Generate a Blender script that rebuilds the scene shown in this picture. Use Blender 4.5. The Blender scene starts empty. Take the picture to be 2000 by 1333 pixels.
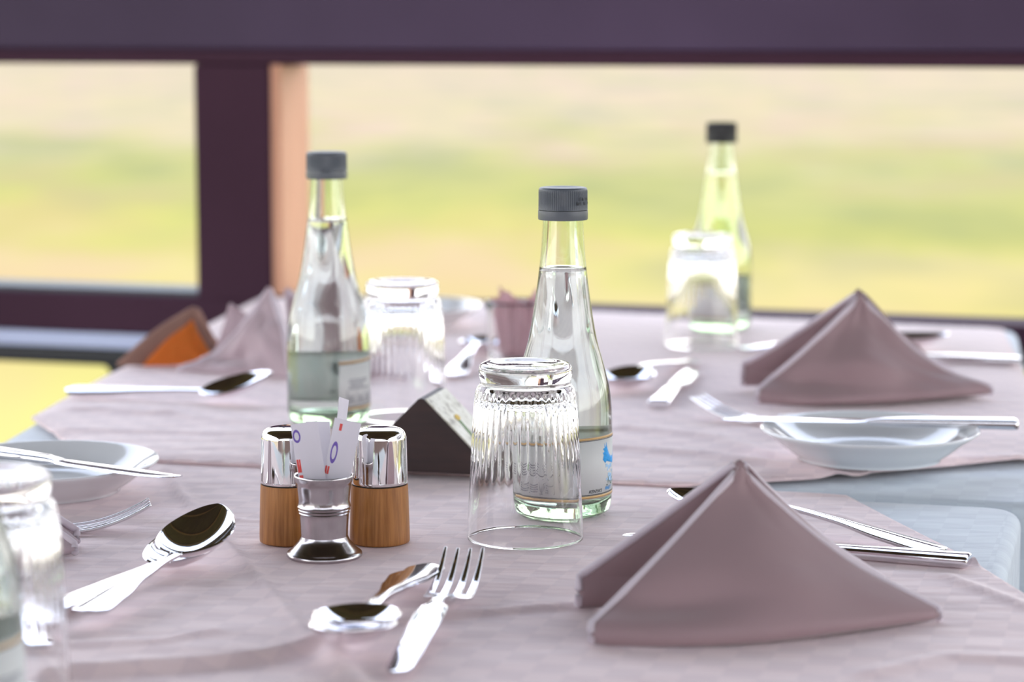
import bpy, bmesh, math, random
from math import sin, cos, pi, radians as R, exp, sqrt
from mathutils import Vector, Matrix, noise

SC = bpy.context.scene
COL = SC.collection

# ------------------------------------------------------------------ camera
TABLE = 0.75                      # height of the near table top
EYE = 0.292                       # camera height above the table top
F = 4722.0                        # focal length in pixels of the 2000 px frame (85 mm)
PITCH = math.atan(612.0 / F)
cam_d = bpy.data.cameras.new('camera')
cam = bpy.data.objects.new('camera', cam_d)
COL.objects.link(cam)
cam.location = (0, 0, TABLE + EYE)
cam.rotation_euler = (pi / 2 - PITCH, 0, 0)
cam_d.sensor_width = 36.0
cam_d.lens = 36.0 * F / 2000.0
cam_d.clip_start = 0.05
cam_d.clip_end = 2000
cam_d.dof.use_dof = True
cam_d.dof.focus_distance = 1.385
cam_d.dof.aperture_fstop = 6.2
SC.camera = cam

# ------------------------------------------------------------------ world, sun, exposure
SC.view_settings.view_transform = 'Standard'
SC.view_settings.look = 'None'
SC.view_settings.gamma = 1.0
SC.view_settings.use_curve_mapping = False
SC.view_settings.exposure = 0.12
w = bpy.data.worlds.new('sky')
SC.world = w
w.use_nodes = True
nt = w.node_tree
nt.nodes.clear()
wo = nt.nodes.new('ShaderNodeOutputWorld')
bg = nt.nodes.new('ShaderNodeBackground')
tc = nt.nodes.new('ShaderNodeTexCoord')
sx = nt.nodes.new('ShaderNodeSeparateXYZ')
cr = nt.nodes.new('ShaderNodeValToRGB')
nt.links.new(tc.outputs['Generated'], sx.inputs[0])
nt.links.new(sx.outputs['Z'], cr.inputs[0])
cr.color_ramp.elements[0].position = 0.0
cr.color_ramp.elements[0].color = (1.0, 0.96, 0.90, 1)
cr.color_ramp.elements[1].position = 0.7
cr.color_ramp.elements[1].color = (0.62, 0.74, 1.0, 1)
e = cr.color_ramp.elements.new(0.22)
e.color = (0.92, 0.93, 0.98, 1)
nt.links.new(cr.outputs[0], bg.inputs[0])
bg.inputs[1].default_value = 3.6
nt.links.new(bg.outputs[0], wo.inputs[0])
sun_d = bpy.data.lights.new('sun', 'SUN')
sun_d.energy = 0.7
sun_d.angle = R(2)
sun_d.color = (1.0, 0.93, 0.80)
sun = bpy.data.objects.new('sun', sun_d)
COL.objects.link(sun)
sun.rotation_euler = (R(48), R(0), R(10))      # from behind the camera; the roof shades the tables
SC.cycles.max_bounces = 16
SC.cycles.transmission_bounces = 14
SC.cycles.transparent_max_bounces = 12
SC.cycles.glossy_bounces = 6
SC.cycles.diffuse_bounces = 4
SC.cycles.caustics_reflective = True
SC.cycles.caustics_refractive = True
SC.cycles.blur_glossy = 0.3
SC.cycles.sample_clamp_indirect = 8.0
SC.cycles.use_denoising = True


# ------------------------------------------------------------------ helpers
def at(px, py, h=0.0):
    """world point at height h over the table top seen at pixel (px, py)"""
    x = (px - 1000.0) / F
    v = (py - 666.5) / F
    t = (EYE - h) / (sin(PITCH) + v * cos(PITCH))
    return Vector((x * t, (cos(PITCH) - v * sin(PITCH)) * t, TABLE + h))


def tag(o, label=None, cat=None, group=None, kind=None):
    if label: o['label'] = label
    if cat: o['category'] = cat
    if group: o['group'] = group
    if kind: o['kind'] = kind
    return o


def empty(name, loc, rz=0.0):
    o = bpy.data.objects.new(name, None)
    COL.objects.link(o)
    o.empty_display_size = 0.02
    o.location = loc
    o.rotation_euler = (0, 0, rz)
    return o


def mesh_obj(name, verts, faces, mat, parent=None, smooth=True, angle=40, loc=None):
    me = bpy.data.meshes.new(name)
    me.from_pydata([tuple(v) for v in verts], [], faces)
    me.validate()
    me.update()
    if mat: me.materials.append(mat)
    if smooth:
        me.shade_smooth()
        if angle is not None:
            me.set_sharp_from_angle(angle=R(angle))
    o = bpy.data.objects.new(name, me)
    COL.objects.link(o)
    if parent: o.parent = parent
    if loc is not None: o.location = loc
    return o


def recalc(o):
    bm = bmesh.new()
    bm.from_mesh(o.data)
    bmesh.ops.remove_doubles(bm, verts=bm.verts, dist=1e-6)
    bmesh.ops.recalc_face_normals(bm, faces=bm.faces)
    bm.to_mesh(o.data)
    bm.free()
    return o


def copy_tree(o, parent=None):
    c = o.copy()
    COL.objects.link(c)
    if parent is not None: c.parent = parent
    for ch in list(o.children):
        copy_tree(ch, c)
    return c


def lathe(name, prof, mat, parent=None, segs=64, rad=None, angle=40, loc=None):
    """prof: list of (r, z) from the axis round and back to the axis"""
    verts, faces, rings = [], [], []
    for (r, z) in prof:
        if r < 1e-7:
            rings.append([len(verts)])
            verts.append((0, 0, z))
        else:
            ring = []
            for k in range(segs):
                a = 2 * pi * k / segs
                rr = r if rad is None else rad(r, z, a)
                ring.append(len(verts))
                verts.append((rr * cos(a), rr * sin(a), z))
            rings.append(ring)
    for i in range(len(rings) - 1):
        A, B = rings[i], rings[i + 1]
        for k in range(segs):
            k2 = (k + 1) % segs
            if len(A) == 1 and len(B) > 1: faces.append((A[0], B[k], B[k2]))
            elif len(B) == 1 and len(A) > 1: faces.append((A[k], B[0], A[k2]))
            elif len(A) > 1: faces.append((A[k], B[k], B[k2], A[k2]))
    o = mesh_obj(name, verts, faces, mat, parent, smooth=True, angle=None, loc=loc)
    recalc(o)
    o.data.shade_smooth()
    if angle: o.data.set_sharp_from_angle(angle=R(angle))
    return o


def spline(pts, n):
    """Catmull-Rom through pts, n steps per span"""
    out = []
    P = [pts[0]] + list(pts) + [pts[-1]]
    for i in range(1, len(P) - 2):
        p0, p1, p2, p3 = P[i - 1], P[i], P[i + 1], P[i + 2]
        for k in range(n):
            t = k / n
            out.append(tuple(0.5 * ((2 * b) + (-a + c) * t + (2 * a - 5 * b + 4 * c - d) * t * t + (-a + 3 * b - 3 * c + d) * t ** 3)
                             for a, b, c, d in zip(p0, p1, p2, p3)))
    out.append(tuple(pts[-1]))
    return out


def loft(name, rows, mat, parent=None, angle=35, cap=True):
    """rows: list of equally long closed loops of points"""
    n = len(rows[0])
    verts = [p for r in rows for p in r]
    faces = []
    for i in range(len(rows) - 1):
        for k in range(n):
            k2 = (k + 1) % n
            faces.append((i * n + k, i * n + k2, (i + 1) * n + k2, (i + 1) * n + k))
    if cap:
        faces.append(tuple(range(n - 1, -1, -1)))
        b = (len(rows) - 1) * n
        faces.append(tuple(b + k for k in range(n)))
    o = mesh_obj(name, verts, faces, mat, parent, smooth=True, angle=None)
    recalc(o)
    o.data.shade_smooth()
    if angle: o.data.set_sharp_from_angle(angle=R(angle))
    return o


def box(name, lo, hi, mat, parent=None, bevel=0.0, M=None):
    v = [Vector((x, y, z)) for x in (lo[0], hi[0]) for y in (lo[1], hi[1]) for z in (lo[2], hi[2])]
    if M: v = [M @ p for p in v]
    f = [(0, 1, 3, 2), (4, 6, 7, 5), (0, 4, 5, 1), (2, 3, 7, 6), (0, 2, 6, 4), (1, 5, 7, 3)]
    o = mesh_obj(name, v, f, mat, parent, smooth=False)
    recalc(o)
    if bevel:
        m = o.modifiers.new('bevel', 'BEVEL')
        m.width = bevel
        m.segments = 3
    return o


def seg_dist(p, a, b):
    ab = (b[0] - a[0], b[1] - a[1])
    t = ((p[0] - a[0]) * ab[0] + (p[1] - a[1]) * ab[1]) / max(1e-9, ab[0] ** 2 + ab[1] ** 2)
    t = max(0, min(1, t))
    return sqrt((p[0] - a[0] - ab[0] * t) ** 2 + (p[1] - a[1] - ab[1] * t) ** 2)


def sstep(a, b, x):
    t = max(0.0, min(1.0, (x - a) / (b - a)))
    return t * t * (3 - 2 * t)


# ------------------------------------------------------------------ materials
class NT:
    def __init__(self, name):
        self.m = bpy.data.materials.new(name)
        self.m.use_nodes = True
        self.t = self.m.node_tree
        self.p = self.t.nodes['Principled BSDF']
        self.out = self.t.nodes['Material Output']

    def n(self, kind, **kw):
        nd = self.t.nodes.new(kind)
        for k, v in kw.items(): setattr(nd, k, v)
        return nd

    def l(self, a, b): self.t.links.new(a, b)

    def coords(self, rz=0.0, scale=(1, 1, 1), kind='Object'):
        c = self.n('ShaderNodeTexCoord')
        mp = self.n('ShaderNodeMapping')
        mp.inputs['Rotation'].default_value = (0, 0, rz)
        mp.inputs['Scale'].default_value = scale
        self.l(c.outputs[kind], mp.inputs[0])
        return mp.outputs[0]

    def ramp(self, fac, stops):
        r = self.n('ShaderNodeValToRGB')
        el = r.color_ramp.elements
        while len(el) < len(stops): el.new(0.5)
        for e_, (p, c) in zip(el, stops):
            e_.position = p
            e_.color = (*c, 1)
        self.l(fac, r.inputs[0])
        return r.outputs[0]

    def noise(self, vec, scale, detail=4, rough=0.55):
        nz = self.n('ShaderNodeTexNoise')
        nz.inputs['Scale'].default_value = scale
        nz.inputs['Detail'].default_value = detail
        nz.inputs['Roughness'].default_value = rough
        if vec is not None: self.l(vec, nz.inputs['Vector'])
        return nz.outputs['Fac']

    def bump(self, h, strength, dist=0.001):
        b = self.n('ShaderNodeBump')
        b.inputs['Strength'].default_value = strength
        b.inputs['Distance'].default_value = dist
        self.l(h, b.inputs['Height'])
        self.l(b.outputs[0], self.p.inputs['Normal'])
        return b

    def mixc(self, fac, a, b, blend='MIX'):
        mx = self.n('ShaderNodeMix', data_type='RGBA', blend_type=blend)
        if isinstance(fac, float): mx.inputs[0].default_value = fac
        else: self.l(fac, mx.inputs[0])
        for s, v in ((6, a), (7, b)):
            if isinstance(v, tuple): mx.inputs[s].default_value = (*v, 1)
            else: self.l(v, mx.inputs[s])
        return mx.outputs[2]


def simple(name, color, rough=0.5, metal=0.0, var=0.06, vscale=40.0, bump=0.0, spec=0.5, coat=0.0):
    m = NT(name)
    v = m.coords()
    f = m.noise(v, vscale)
    a = tuple(max(0, c * (1 - var)) for c in color)
    b = tuple(min(1, c * (1 + var)) for c in color)
    m.l(m.ramp(f, [(0.3, a), (0.7, b)]), m.p.inputs['Base Color'])
    m.p.inputs['Roughness'].default_value = rough
    m.p.inputs['Metallic'].default_value = metal
    m.p.inputs['Specular IOR Level'].default_value = spec
    m.p.inputs['Coat Weight'].default_value = coat
    if bump: m.bump(f, bump)
    return m.m


TROT = R(15.5)   # the tables and the railing are turned this far from the view


def cloth(name, col, check=0.05, trans=0.0, wr=0.35, rot=0.0, sheen=0.25, tcol=None):
    m = NT(name)
    v = m.coords(rz=rot)
    ck = m.n('ShaderNodeTexChecker')
    ck.inputs['Scale'].default_value = 1 / 0.017
    ck.inputs['Color1'].default_value = (1, 1, 1, 1)
    ck.inputs['Color2'].default_value = (1 - check, 1 - check, 1 - check * 0.8, 1)
    m.l(v, ck.inputs['Vector'])
    big = m.noise(v, 9, 3)
    base = m.ramp(big, [(0.3, tuple(c * 0.96 for c in col)), (0.7, tuple(min(1, c * 1.03) for c in col))])
    c = m.mixc(1.0, base, ck.outputs['Color'], 'MULTIPLY')
    m.l(c, m.p.inputs['Base Color'])
    m.p.inputs['Roughness'].default_value = 0.72
    m.p.inputs['Specular IOR Level'].default_value = 0.35
    m.p.inputs['Sheen Weight'].default_value = sheen
    m.p.inputs['Sheen Roughness'].default_value = 0.4
    wv = m.n('ShaderNodeTexNoise')
    wv.inputs['Scale'].default_value = 900
    m.l(v, wv.inputs['Vector'])
    st = m.coords(rz=rot + 0.25, scale=(1.0, 3.2, 1.0))
    wn = m.noise(st, 13, 3, 0.5)
    ad = m.n('ShaderNodeMath', operation='MULTIPLY_ADD')
    m.l(wv.outputs['Fac'], ad.inputs[0])
    ad.inputs[1].default_value = 0.02
    m.l(wn, ad.inputs[2])
    b = m.bump(ad.outputs[0], wr, 0.006)
    if trans:
        tr = m.n('ShaderNodeBsdfTranslucent')
        if tcol: tr.inputs[0].default_value = (*tcol, 1)
        else: m.l(c, tr.inputs[0])
        mx = m.n('ShaderNodeMixShader')
        mx.inputs[0].default_value = trans
        m.l(m.p.outputs[0], mx.inputs[1])
        m.l(tr.outputs[0], mx.inputs[2])
        m.l(mx.outputs[0], m.out.inputs['Surface'])
    return m.m


def glass(name, col=(1, 1, 1), ior=1.5, absorb=None, dens=0.0, rough=0.0):
    m = NT(name)
    g = m.n('ShaderNodeBsdfGlass')
    g.inputs['IOR'].default_value = ior
    g.inputs['Roughness'].default_value = rough
    v = m.coords()
    c = m.ramp(m.noise(v, 30), [(0.3, tuple(x * 0.995 for x in col)), (0.7, col)])
    m.l(c, g.inputs['Color'])
    m.t.nodes.remove(m.p)
    m.l(g.outputs[0], m.out.inputs['Surface'])
    if absorb:
        va = m.n('ShaderNodeVolumeAbsorption')
        va.inputs['Color'].default_value = (*absorb, 1)
        va.inputs['Density'].default_value = dens
        m.l(va.outputs[0], m.out.inputs['Volume'])
    return m.m


def wood(name, c1, c2, scale=(1, 1, 0.08), rough=0.45, ns=160, bump=0.15, coat=0.0):
    m = NT(name)
    v = m.coords(scale=scale)
    f = m.noise(v, ns, 5, 0.6)
    g = m.noise(v, ns * 0.22, 3, 0.5)
    a = m.ramp(f, [(0.35, c1), (0.65, c2)])
    b = m.ramp(g, [(0.3, (0.8, 0.8, 0.8)), (0.7, (1, 1, 1))])
    m.l(m.mixc(1.0, a, b, 'MULTIPLY'), m.p.inputs['Base Color'])
    m.p.inputs['Roughness'].default_value = rough
    m.p.inputs['Coat Weight'].default_value = coat
    m.bump(f, bump, 0.0005)
    return m.m


M = {}
M['pink'] = cloth('pink_damask_cloth', (0.88, 0.715, 0.715), 0.08, wr=0.42, rot=TROT)
M['blue'] = cloth('pale_blue_damask_cloth', (0.66, 0.74, 0.80), 0.06, wr=0.22, rot=TROT)
M['napkin'] = cloth('mauve_napkin_cloth', (0.44, 0.31, 0.325), 0.0, trans=0.22, wr=0.10, sheen=0.5)
M['napkin_pale'] = cloth('pale_napkin_cloth', (0.62, 0.50, 0.54), 0.0, trans=0.22, wr=0.14, sheen=0.5)
M['hem'] = cloth('lit_rim_hem_cloth', (0.86, 0.78, 0.84), 0.0, trans=0.25, wr=0.05, sheen=0.8)  # sky light on the napkin rims, put into a paler edge colour
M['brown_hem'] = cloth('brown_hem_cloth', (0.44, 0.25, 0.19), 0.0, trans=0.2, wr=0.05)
M['brown_cloth'] = cloth('brown_napkin_cloth', (0.34, 0.19, 0.15), 0.0, trans=0.2, wr=0.15)
M['orange_cloth'] = cloth('orange_napkin_cloth', (0.98, 0.36, 0.07), 0.0, trans=0.6, wr=0.15)
M['glass'] = glass('clear_glass', (1, 1, 1), 1.5)
M['bottle'] = glass('green_tinted_bottle_glass', (0.985, 1.0, 0.985), 1.5, (0.50, 0.90, 0.42), 15.0)
M['water'] = glass('water', (1, 1, 1), 1.33)
M['steel'] = simple('polished_steel', (0.80, 0.80, 0.83), 0.07, 1.0, 0.02, 60)
M['chrome'] = simple('chrome', (0.90, 0.89, 0.88), 0.04, 1.0, 0.02, 60)
M['pewter'] = simple('pewter_steel', (0.50, 0.47, 0.48), 0.20, 1.0, 0.08, 90)
M['hole'] = simple('dark_hole', (0.01, 0.01, 0.01), 0.8)
M['shaker_wood'] = wood('honey_beech_wood', (0.33, 0.125, 0.027), (0.52, 0.225, 0.058), (1, 1, 0.06), 0.4, 420, 0.2)
M['block_wood'] = wood('dark_walnut_wood', (0.022, 0.009, 0.009), (0.040, 0.016, 0.014), (0.1, 1, 1), 0.5, 200)
M['porcelain'] = simple('white_porcelain', (0.80, 0.82, 0.83), 0.12, 0, 0.01, 20, coat=0.4)
M['cap'] = simple('grey_blue_plastic', (0.085, 0.102, 0.125), 0.42, 0, 0.04, 200)
M['ring'] = simple('grey_plastic_ring', (0.13, 0.147, 0.167), 0.38, 0, 0.04, 200)
M['ink'] = simple('black_ink', (0.012, 0.014, 0.018), 0.6)
M['gold'] = simple('gold_ink', (0.55, 0.36, 0.15), 0.4, 0.2, 0.05)
M['bird'] = simple('bright_blue_ink', (0.0, 0.30, 0.72), 0.5, 0, 0.3, 900)
M['paleblue_ink'] = simple('pale_blue_ink', (0.35, 0.60, 0.85), 0.5, 0, 0.15, 900)
M['green_ink'] = simple('dark_green_ink', (0.01, 0.10, 0.08), 0.5)
M['greyink'] = simple('grey_ink', (0.20, 0.20, 0.24), 0.6)
M['red_ink'] = simple('red_ink', (0.70, 0.08, 0.07), 0.6)
M['violet_ink'] = simple('violet_ink', (0.16, 0.10, 0.42), 0.6)


def paper(name, col, trans=0.3):
    m = NT(name)
    v = m.coords()
    c = m.ramp(m.noise(v, 60), [(0.3, tuple(x * 0.97 for x in col)), (0.7, col)])
    m.l(c, m.p.inputs['Base Color'])
    m.p.inputs['Roughness'].default_value = 0.55
    tr = m.n('ShaderNodeBsdfTranslucent')
    m.l(c, tr.inputs[0])
    mx = m.n('ShaderNodeMixShader')
    mx.inputs[0].default_value = trans
    m.l(m.p.outputs[0], mx.inputs[1])
    m.l(tr.outputs[0], mx.inputs[2])
    m.l(mx.outputs[0], m.out.inputs['Surface'])
    return m.m


M['label'] = paper('label_paper', (0.88, 0.89, 0.88), 0.45)
M['sachet'] = paper('white_sachet_paper', (0.82, 0.80, 0.85), 0.3)
M['pinkpaper'] = paper('pink_paper', (0.72, 0.46, 0.50), 0.25)


def build_shell_mats():
    M['frame'] = simple('dark_plum_brown_paint', (0.064, 0.028, 0.048), 0.75, 0, 0.12, 3, spec=0.15)
    M['beam'] = simple('plum_beam_paint', (0.088, 0.060, 0.110), 0.6, 0, 0.25, 1.6, spec=0.2)
    M['post_lit_side'] = wood('post_side_lit_salmon', (0.74, 0.36, 0.22), (0.86, 0.46, 0.29), (1, 1, 0.1), 0.5, 60)  # lit side of the post as a colour of its own
    M['black'] = simple('black_painted_steel', (0.012, 0.016, 0.022), 0.4)
    M['ledge'] = simple('sky_sheen_steel', (0.60, 0.68, 0.92), 0.35, 0, 0.04, 5)  # pale blue carries the sky reflected on the ledge
    M['sill'] = simple('grey_metal_sill', (0.10, 0.12, 0.13), 0.6, 0.0)
    M['ceil'] = wood('dark_ceiling_wood', (0.035, 0.020, 0.016), (0.06, 0.035, 0.025), (1, 0.1, 1), 0.7, 30)
    M['rib'] = wood('ceiling_rib_wood', (0.16, 0.09, 0.05), (0.24, 0.14, 0.08), (1, 0.1, 1), 0.7, 30)
    M['floor'] = wood('brown_deck_boards', (0.10, 0.065, 0.055), (0.16, 0.105, 0.09), (1, 0.06, 1), 0.6, 30)
    M['light_blocker'] = simple('brown_blocker_canvas', (0.24, 0.17, 0.16), 0.8, 0, 0.1, 3)
    # savanna: belts of dry and green grass at their own distances
    m = NT('savanna_grass')
    c = m.n('ShaderNodeTexCoord')
    s = m.n('ShaderNodeSeparateXYZ')
    m.l(c.outputs['Object'], s.inputs[0])
    inv = m.n('ShaderNodeMath', operation='DIVIDE')
    inv.inputs[0].default_value = 1.0
    m.l(s.outputs['Y'], inv.inputs[1])
    mp = m.n('ShaderNodeMapping')
    mp.inputs['Scale'].default_value = (0.30, 0.10, 1)
    m.l(c.outputs['Object'], mp.inputs[0])
    nz = m.noise(mp.outputs[0], 1.0, 4, 0.6)
    ad = m.n('ShaderNodeMath', operation='MULTIPLY_ADD')
    m.l(nz, ad.inputs[0])
    ad.inputs[1].default_value = 0.026
    m.l(inv.outputs[0], ad.inputs[2])
    mr = m.n('ShaderNodeMapRange')
    mr.inputs[1].default_value = 0.0190
    mr.inputs[2].default_value = 0.0830
    m.l(ad.outputs[0], mr.inputs[0])
    col = m.ramp(mr.outputs[0], [
        (0.00, (0.330, 0.262, 0.150)),
        (0.14, (0.330, 0.262, 0.140)),
        (0.25, (0.262, 0.236, 0.088)),
        (0.36, (0.258, 0.235, 0.076)),
        (0.44, (0.300, 0.262, 0.072)),
        (0.52, (0.345, 0.270, 0.105)),
        (0.60, (0.340, 0.266, 0.095)),
        (0.68, (0.320, 0.262, 0.070)),
        (0.82, (0.345, 0.292, 0.082)),
        (1.0, (0.370, 0.345, 0.085))])
    mp2 = m.n('ShaderNodeMapping')
    mp2.inputs['Scale'].default_value = (0.33, 0.13, 1)
    m.l(c.outputs['Object'], mp2.inputs[0])
    n2 = m.noise(mp2.outputs[0], 1.0, 3, 0.5)
    tint = m.ramp(n2, [(0.36, (0.80, 0.84, 0.95)), (0.5, (1, 1, 1)), (0.62, (1.0, 0.90, 1.15))])
    m.l(m.mixc(1.0, col, tint, 'MULTIPLY'), m.p.inputs['Base Color'])
    m.p.inputs['Roughness'].default_value = 0.95
    m.p.inputs['Specular IOR Level'].default_value = 0.0
    M['savanna'] = m.m


build_shell_mats()

# ------------------------------------------------------------------ the setting
def struct(o):
    o['kind'] = 'structure'
    return o


# railing frame: origin at the point of the wall at pixel x = 0, u to the right, v away
WA = Vector((-0.582, 2.735))
WB = Vector((0.509, 2.400))
wang = math.atan2(WB.y - WA.y, WB.x - WA.x)
wlen = (WB - WA).length
WM = Matrix.Translation((WA.x, WA.y, TABLE)) @ Matrix.Rotation(wang, 4, 'Z')


def wall_u(px):
    """distance along the railing face where the vertical plane through pixel column px meets it"""
    k = (px - 1000.0) / F / cos(PITCH)
    d = (cos(wang), sin(wang))
    # WA.x + u*dx = k*(WA.y + u*dy)   (k is x per unit depth at the horizon; depth ~ y)
    return (k * WA.y - WA.x) / (d[0] - k * d[1])


def wbox(name, u0, u1, v0, v1, z0, z1, mat, bevel=0.004):
    return struct(box(name, (u0, v0, z0), (u1, v1, z1), mat, bevel=bevel, M=WM))


U0, U1 = -2.3, 3.4
pu0, pu1 = wall_u(385), wall_u(531)
wbox('trim_1', U0, U1, 0.0, 0.09, 0.268, 0.375, M['beam'], 0.006)             # upper rail
wbox('trim_2', U0, U1, 0.004, 0.075, 0.2525, 0.268, M['frame'], 0.003)          # darker batten under it
wbox('trim_3', pu0, pu1, 0.001, 0.055, -TABLE, 0.2525, M['frame'], 0.004)      # post
wbox('trim_4', pu1, pu1 + 0.012, 0.004, 0.088, 0.0, 0.2525, M['post_lit_side'], 0.002)   # right side face of the post, its warm light put into the colour
wbox('trim_5', U0, U1, -0.002, 0.075, -0.0485, -0.004, M['frame'], 0.004)        # middle rail
wbox('trim_6', U0, pu0, 0.010, 0.070, -0.004, 0.001, M['sill'], 0.001)          # grey sill left of the post
wbox('trim_7', U0, pu0 - 0.045, -0.004, 0.06, -0.0660, -0.0485, M['ledge'], 0.003)  # ledge bar, sky reflection put into its pale blue colour
wbox('trim_8', U0, U1, 0.0, 0.05, -0.086, -0.0660, M['black'], 0.004)           # black bar
# black infill panel right of the lower opening, with a rounded upper corner
ub = wall_u(208)
pts = []
r_ = 0.012
z_top = -0.086
pts.append((ub - r_, z_top))
for k in range(0, 9):
    a = pi / 2 * k / 8
    pts.append((ub - r_ + r_ * sin(a), z_top - r_ + r_ * cos(a)))
pts += [(ub, -TABLE), (U1, -TABLE), (U1, z_top)]
vv = [WM @ Vector((u, 0.008, z)) for u, z in pts] + [WM @ Vector((u, 0.045, z)) for u, z in pts]
n_ = len(pts)
ff = [tuple(range(n_)), tuple(range(2 * n_ - 1, n_ - 1, -1))] + [(k, (k + 1) % n_, n_ + (k + 1) % n_, n_ + k) for k in range(n_)]
wp = mesh_obj('wall_front', vv, ff, M['black'], smooth=False)
recalc(wp)
struct(wp)
for i, up in enumerate((-1.9, 2.2, 3.2)):
    wbox('trim_%d' % (9 + i), up, up + 0.082, 0.001, 0.055, -TABLE, 0.2525, M['frame'])

struct(box('floor', (-3.2, -2.6, -0.12), (3.2, 3.6, 0.0), M['floor']))
# leave the ground well below the deck
gv = []
gf = []
xs = [-400, -120, -40, -12, 12, 40, 120, 400]
ys = [3.7, 12, 25, 60, 140, 500, 1500]
for y in ys:
    for x in xs:
        gv.append((x * (1 + y / 300), y, -1.5))
for j in range(len(ys) - 1):
    for i in range(len(xs) - 1):
        a = j * len(xs) + i
        gf.append((a, a + 1, a + 1 + len(xs), a + len(xs)))
g = mesh_obj('savanna_ground', gv, gf, M['savanna'], smooth=False)
struct(g)
# other ground around the deck
gb = mesh_obj('savanna_ground', [(-400, -400, -1.505), (400, -400, -1.505), (400, 3.7, -1.505), (-400, 3.7, -1.505)], [(0, 1, 2, 3)], M['savanna'], smooth=False)
struct(gb)
struct(box('ceiling', (-3.2, -2.6, 2.55), (3.2, 3.4, 2.62), M['ceil']))
struct(box('back_light_blocker', (-3.2, -2.62, 0), (3.2, -2.55, 1.9), M['light_blocker']))  # unseen wall added behind the camera, height set to cut light from there
# curved ribs under the ceiling
for i, y in enumerate((-1.7, -0.8, 0.1, 1.0, 1.9, 2.8)):
    rows = []
    for k in range(25):
        x = -3.1 + 6.2 * k / 24
        z = 2.545 - 0.10 * (x / 3.1) ** 2
        dy = 0.25 * (1 - (x / 3.1) ** 2)
        rows.append([(x, y + dy - 0.03, z), (x, y + dy + 0.03, z), (x, y + dy + 0.03, z - 0.05), (x, y + dy - 0.03, z - 0.05)])
    struct(loft('trim_%d' % (20 + i), rows, M['rib'], angle=30))
for i, x in enumerate((-3.1, 3.0)):
    for j, y in enumerate((-2.5, 0.6, 3.25)):
        struct(box('trim_%d' % (30 + 3 * i + j), (x, y, 0), (x + 0.1, y + 0.1, 2.55), M['frame']))

# ------------------------------------------------------------------ tables and cloths
# seam between the two tables
S0 = at(305, 900)
S1 = at(1960, 980)
sang = math.atan2(S1.y - S0.y, S1.x - S0.x)
su = Vector((cos(sang), sin(sang)))
sv = Vector((-sin(sang), cos(sang)))

CREASES = [  # (points, height, width)
    ([at(318, 915), at(352, 965), at(400, 1022), at(485, 1108), at(548, 1180), at(604, 1248)], 0.0016, 0.0030),
    ([at(1150, 1186), at(1000, 1196), at(860, 1207), at(700, 1232), at(610, 1262)], 0.0024, 0.0040),
    ([at(600, 1268), at(520, 1290), at(400, 1304), at(230, 1318), at(100, 1322)], 0.0045, 0.0065),
    ([at(640, 1262), at(660, 1300), at(700, 1345)], 0.0030, 0.0070),
    ([at(150, 1262), at(300, 1258), at(420, 1236)], 0.0016, 0.0045),
    ([at(1895, 1100), at(1960, 1110), at(2040, 1150)], 0.0022, 0.0040),
    ([at(1850, 1130), at(1930, 1160), at(2010, 1190)], 0.0016, 0.0045),
    ([at(1500, 995), at(1640, 1010), at(1800, 1062)], 0.0010, 0.0035),
    ([at(1700, 1320), at(1850, 1290), at(2050, 1300)], 0.0022, 0.0070),
    ([at(470, 1016), at(430, 1018), at(520, 1020)], 0.0008, 0.0025),
]
CREASES_FAR = [
    ([at(150, 812), at(240, 818), at(330, 822)], 0.0020, 0.0070),
    ([at(330, 822), at(600, 850), at(900, 872)], 0.0010, 0.0080),
    ([at(1290, 818), at(1400, 832), at(1520, 870)], 0.0012, 0.0060),
    ([at(1220, 850), at(1400, 868), at(1500, 905)], 0.0022, 0.0080),
    ([at(1200, 890), at(1400, 905), at(1520, 925), at(1660, 940)], 0.0022, 0.0070),
    ([at(1700, 930), at(1850, 915), at(1990, 905)], 0.0018, 0.0060),
    ([at(120, 850), at(300, 858), at(480, 862)], 0.0016, 0.0060),
]


def relief(x, y, creases):
    z = 0.0
    for pts, h, wd in creases:
        d = min(seg_dist((x, y), pts[i], pts[i + 1]) for i in range(len(pts) - 1))
        if d < wd * 3: z += 1.35 * h * exp(-(d / wd) ** 2)
    z += 0.0014 * (0.5 + 0.5 * noise.noise(Vector((x * 11 + 3, y * 7, 1.3))))
    z += 0.0004 * (0.5 + 0.5 * noise.noise(Vector((x * 30, y * 22, 4.1))))
    return z


def rounded(poly, r, n=8):
    out = []
    m = len(poly)
    for i in range(m):
        p0, p1, p2 = poly[i - 1], poly[i], poly[(i + 1) % m]
        a = (p0 - p1).normalized()
        b = (p2 - p1).normalized()
        ra = r[i] if isinstance(r, (list, tuple)) else r
        A = p1 + a * ra
        B = p1 + b * ra
        for k in range(n + 1):
            t = k / n
            out.append((A * (1 - t) + p1 * t) * (1 - t) + (p1 * (1 - t) + B * t) * t)
    return out


def inside(poly, x, y):
    c = False
    j = len(poly) - 1
    for i in range(len(poly)):
        xi, yi, xj, yj = poly[i].x, poly[i].y, poly[j].x, poly[j].y
        if (yi > y) != (yj > y) and x < (xj - xi) * (y - yi) / (yj - yi) + xi: c = not c
        j = i
    return c


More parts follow.
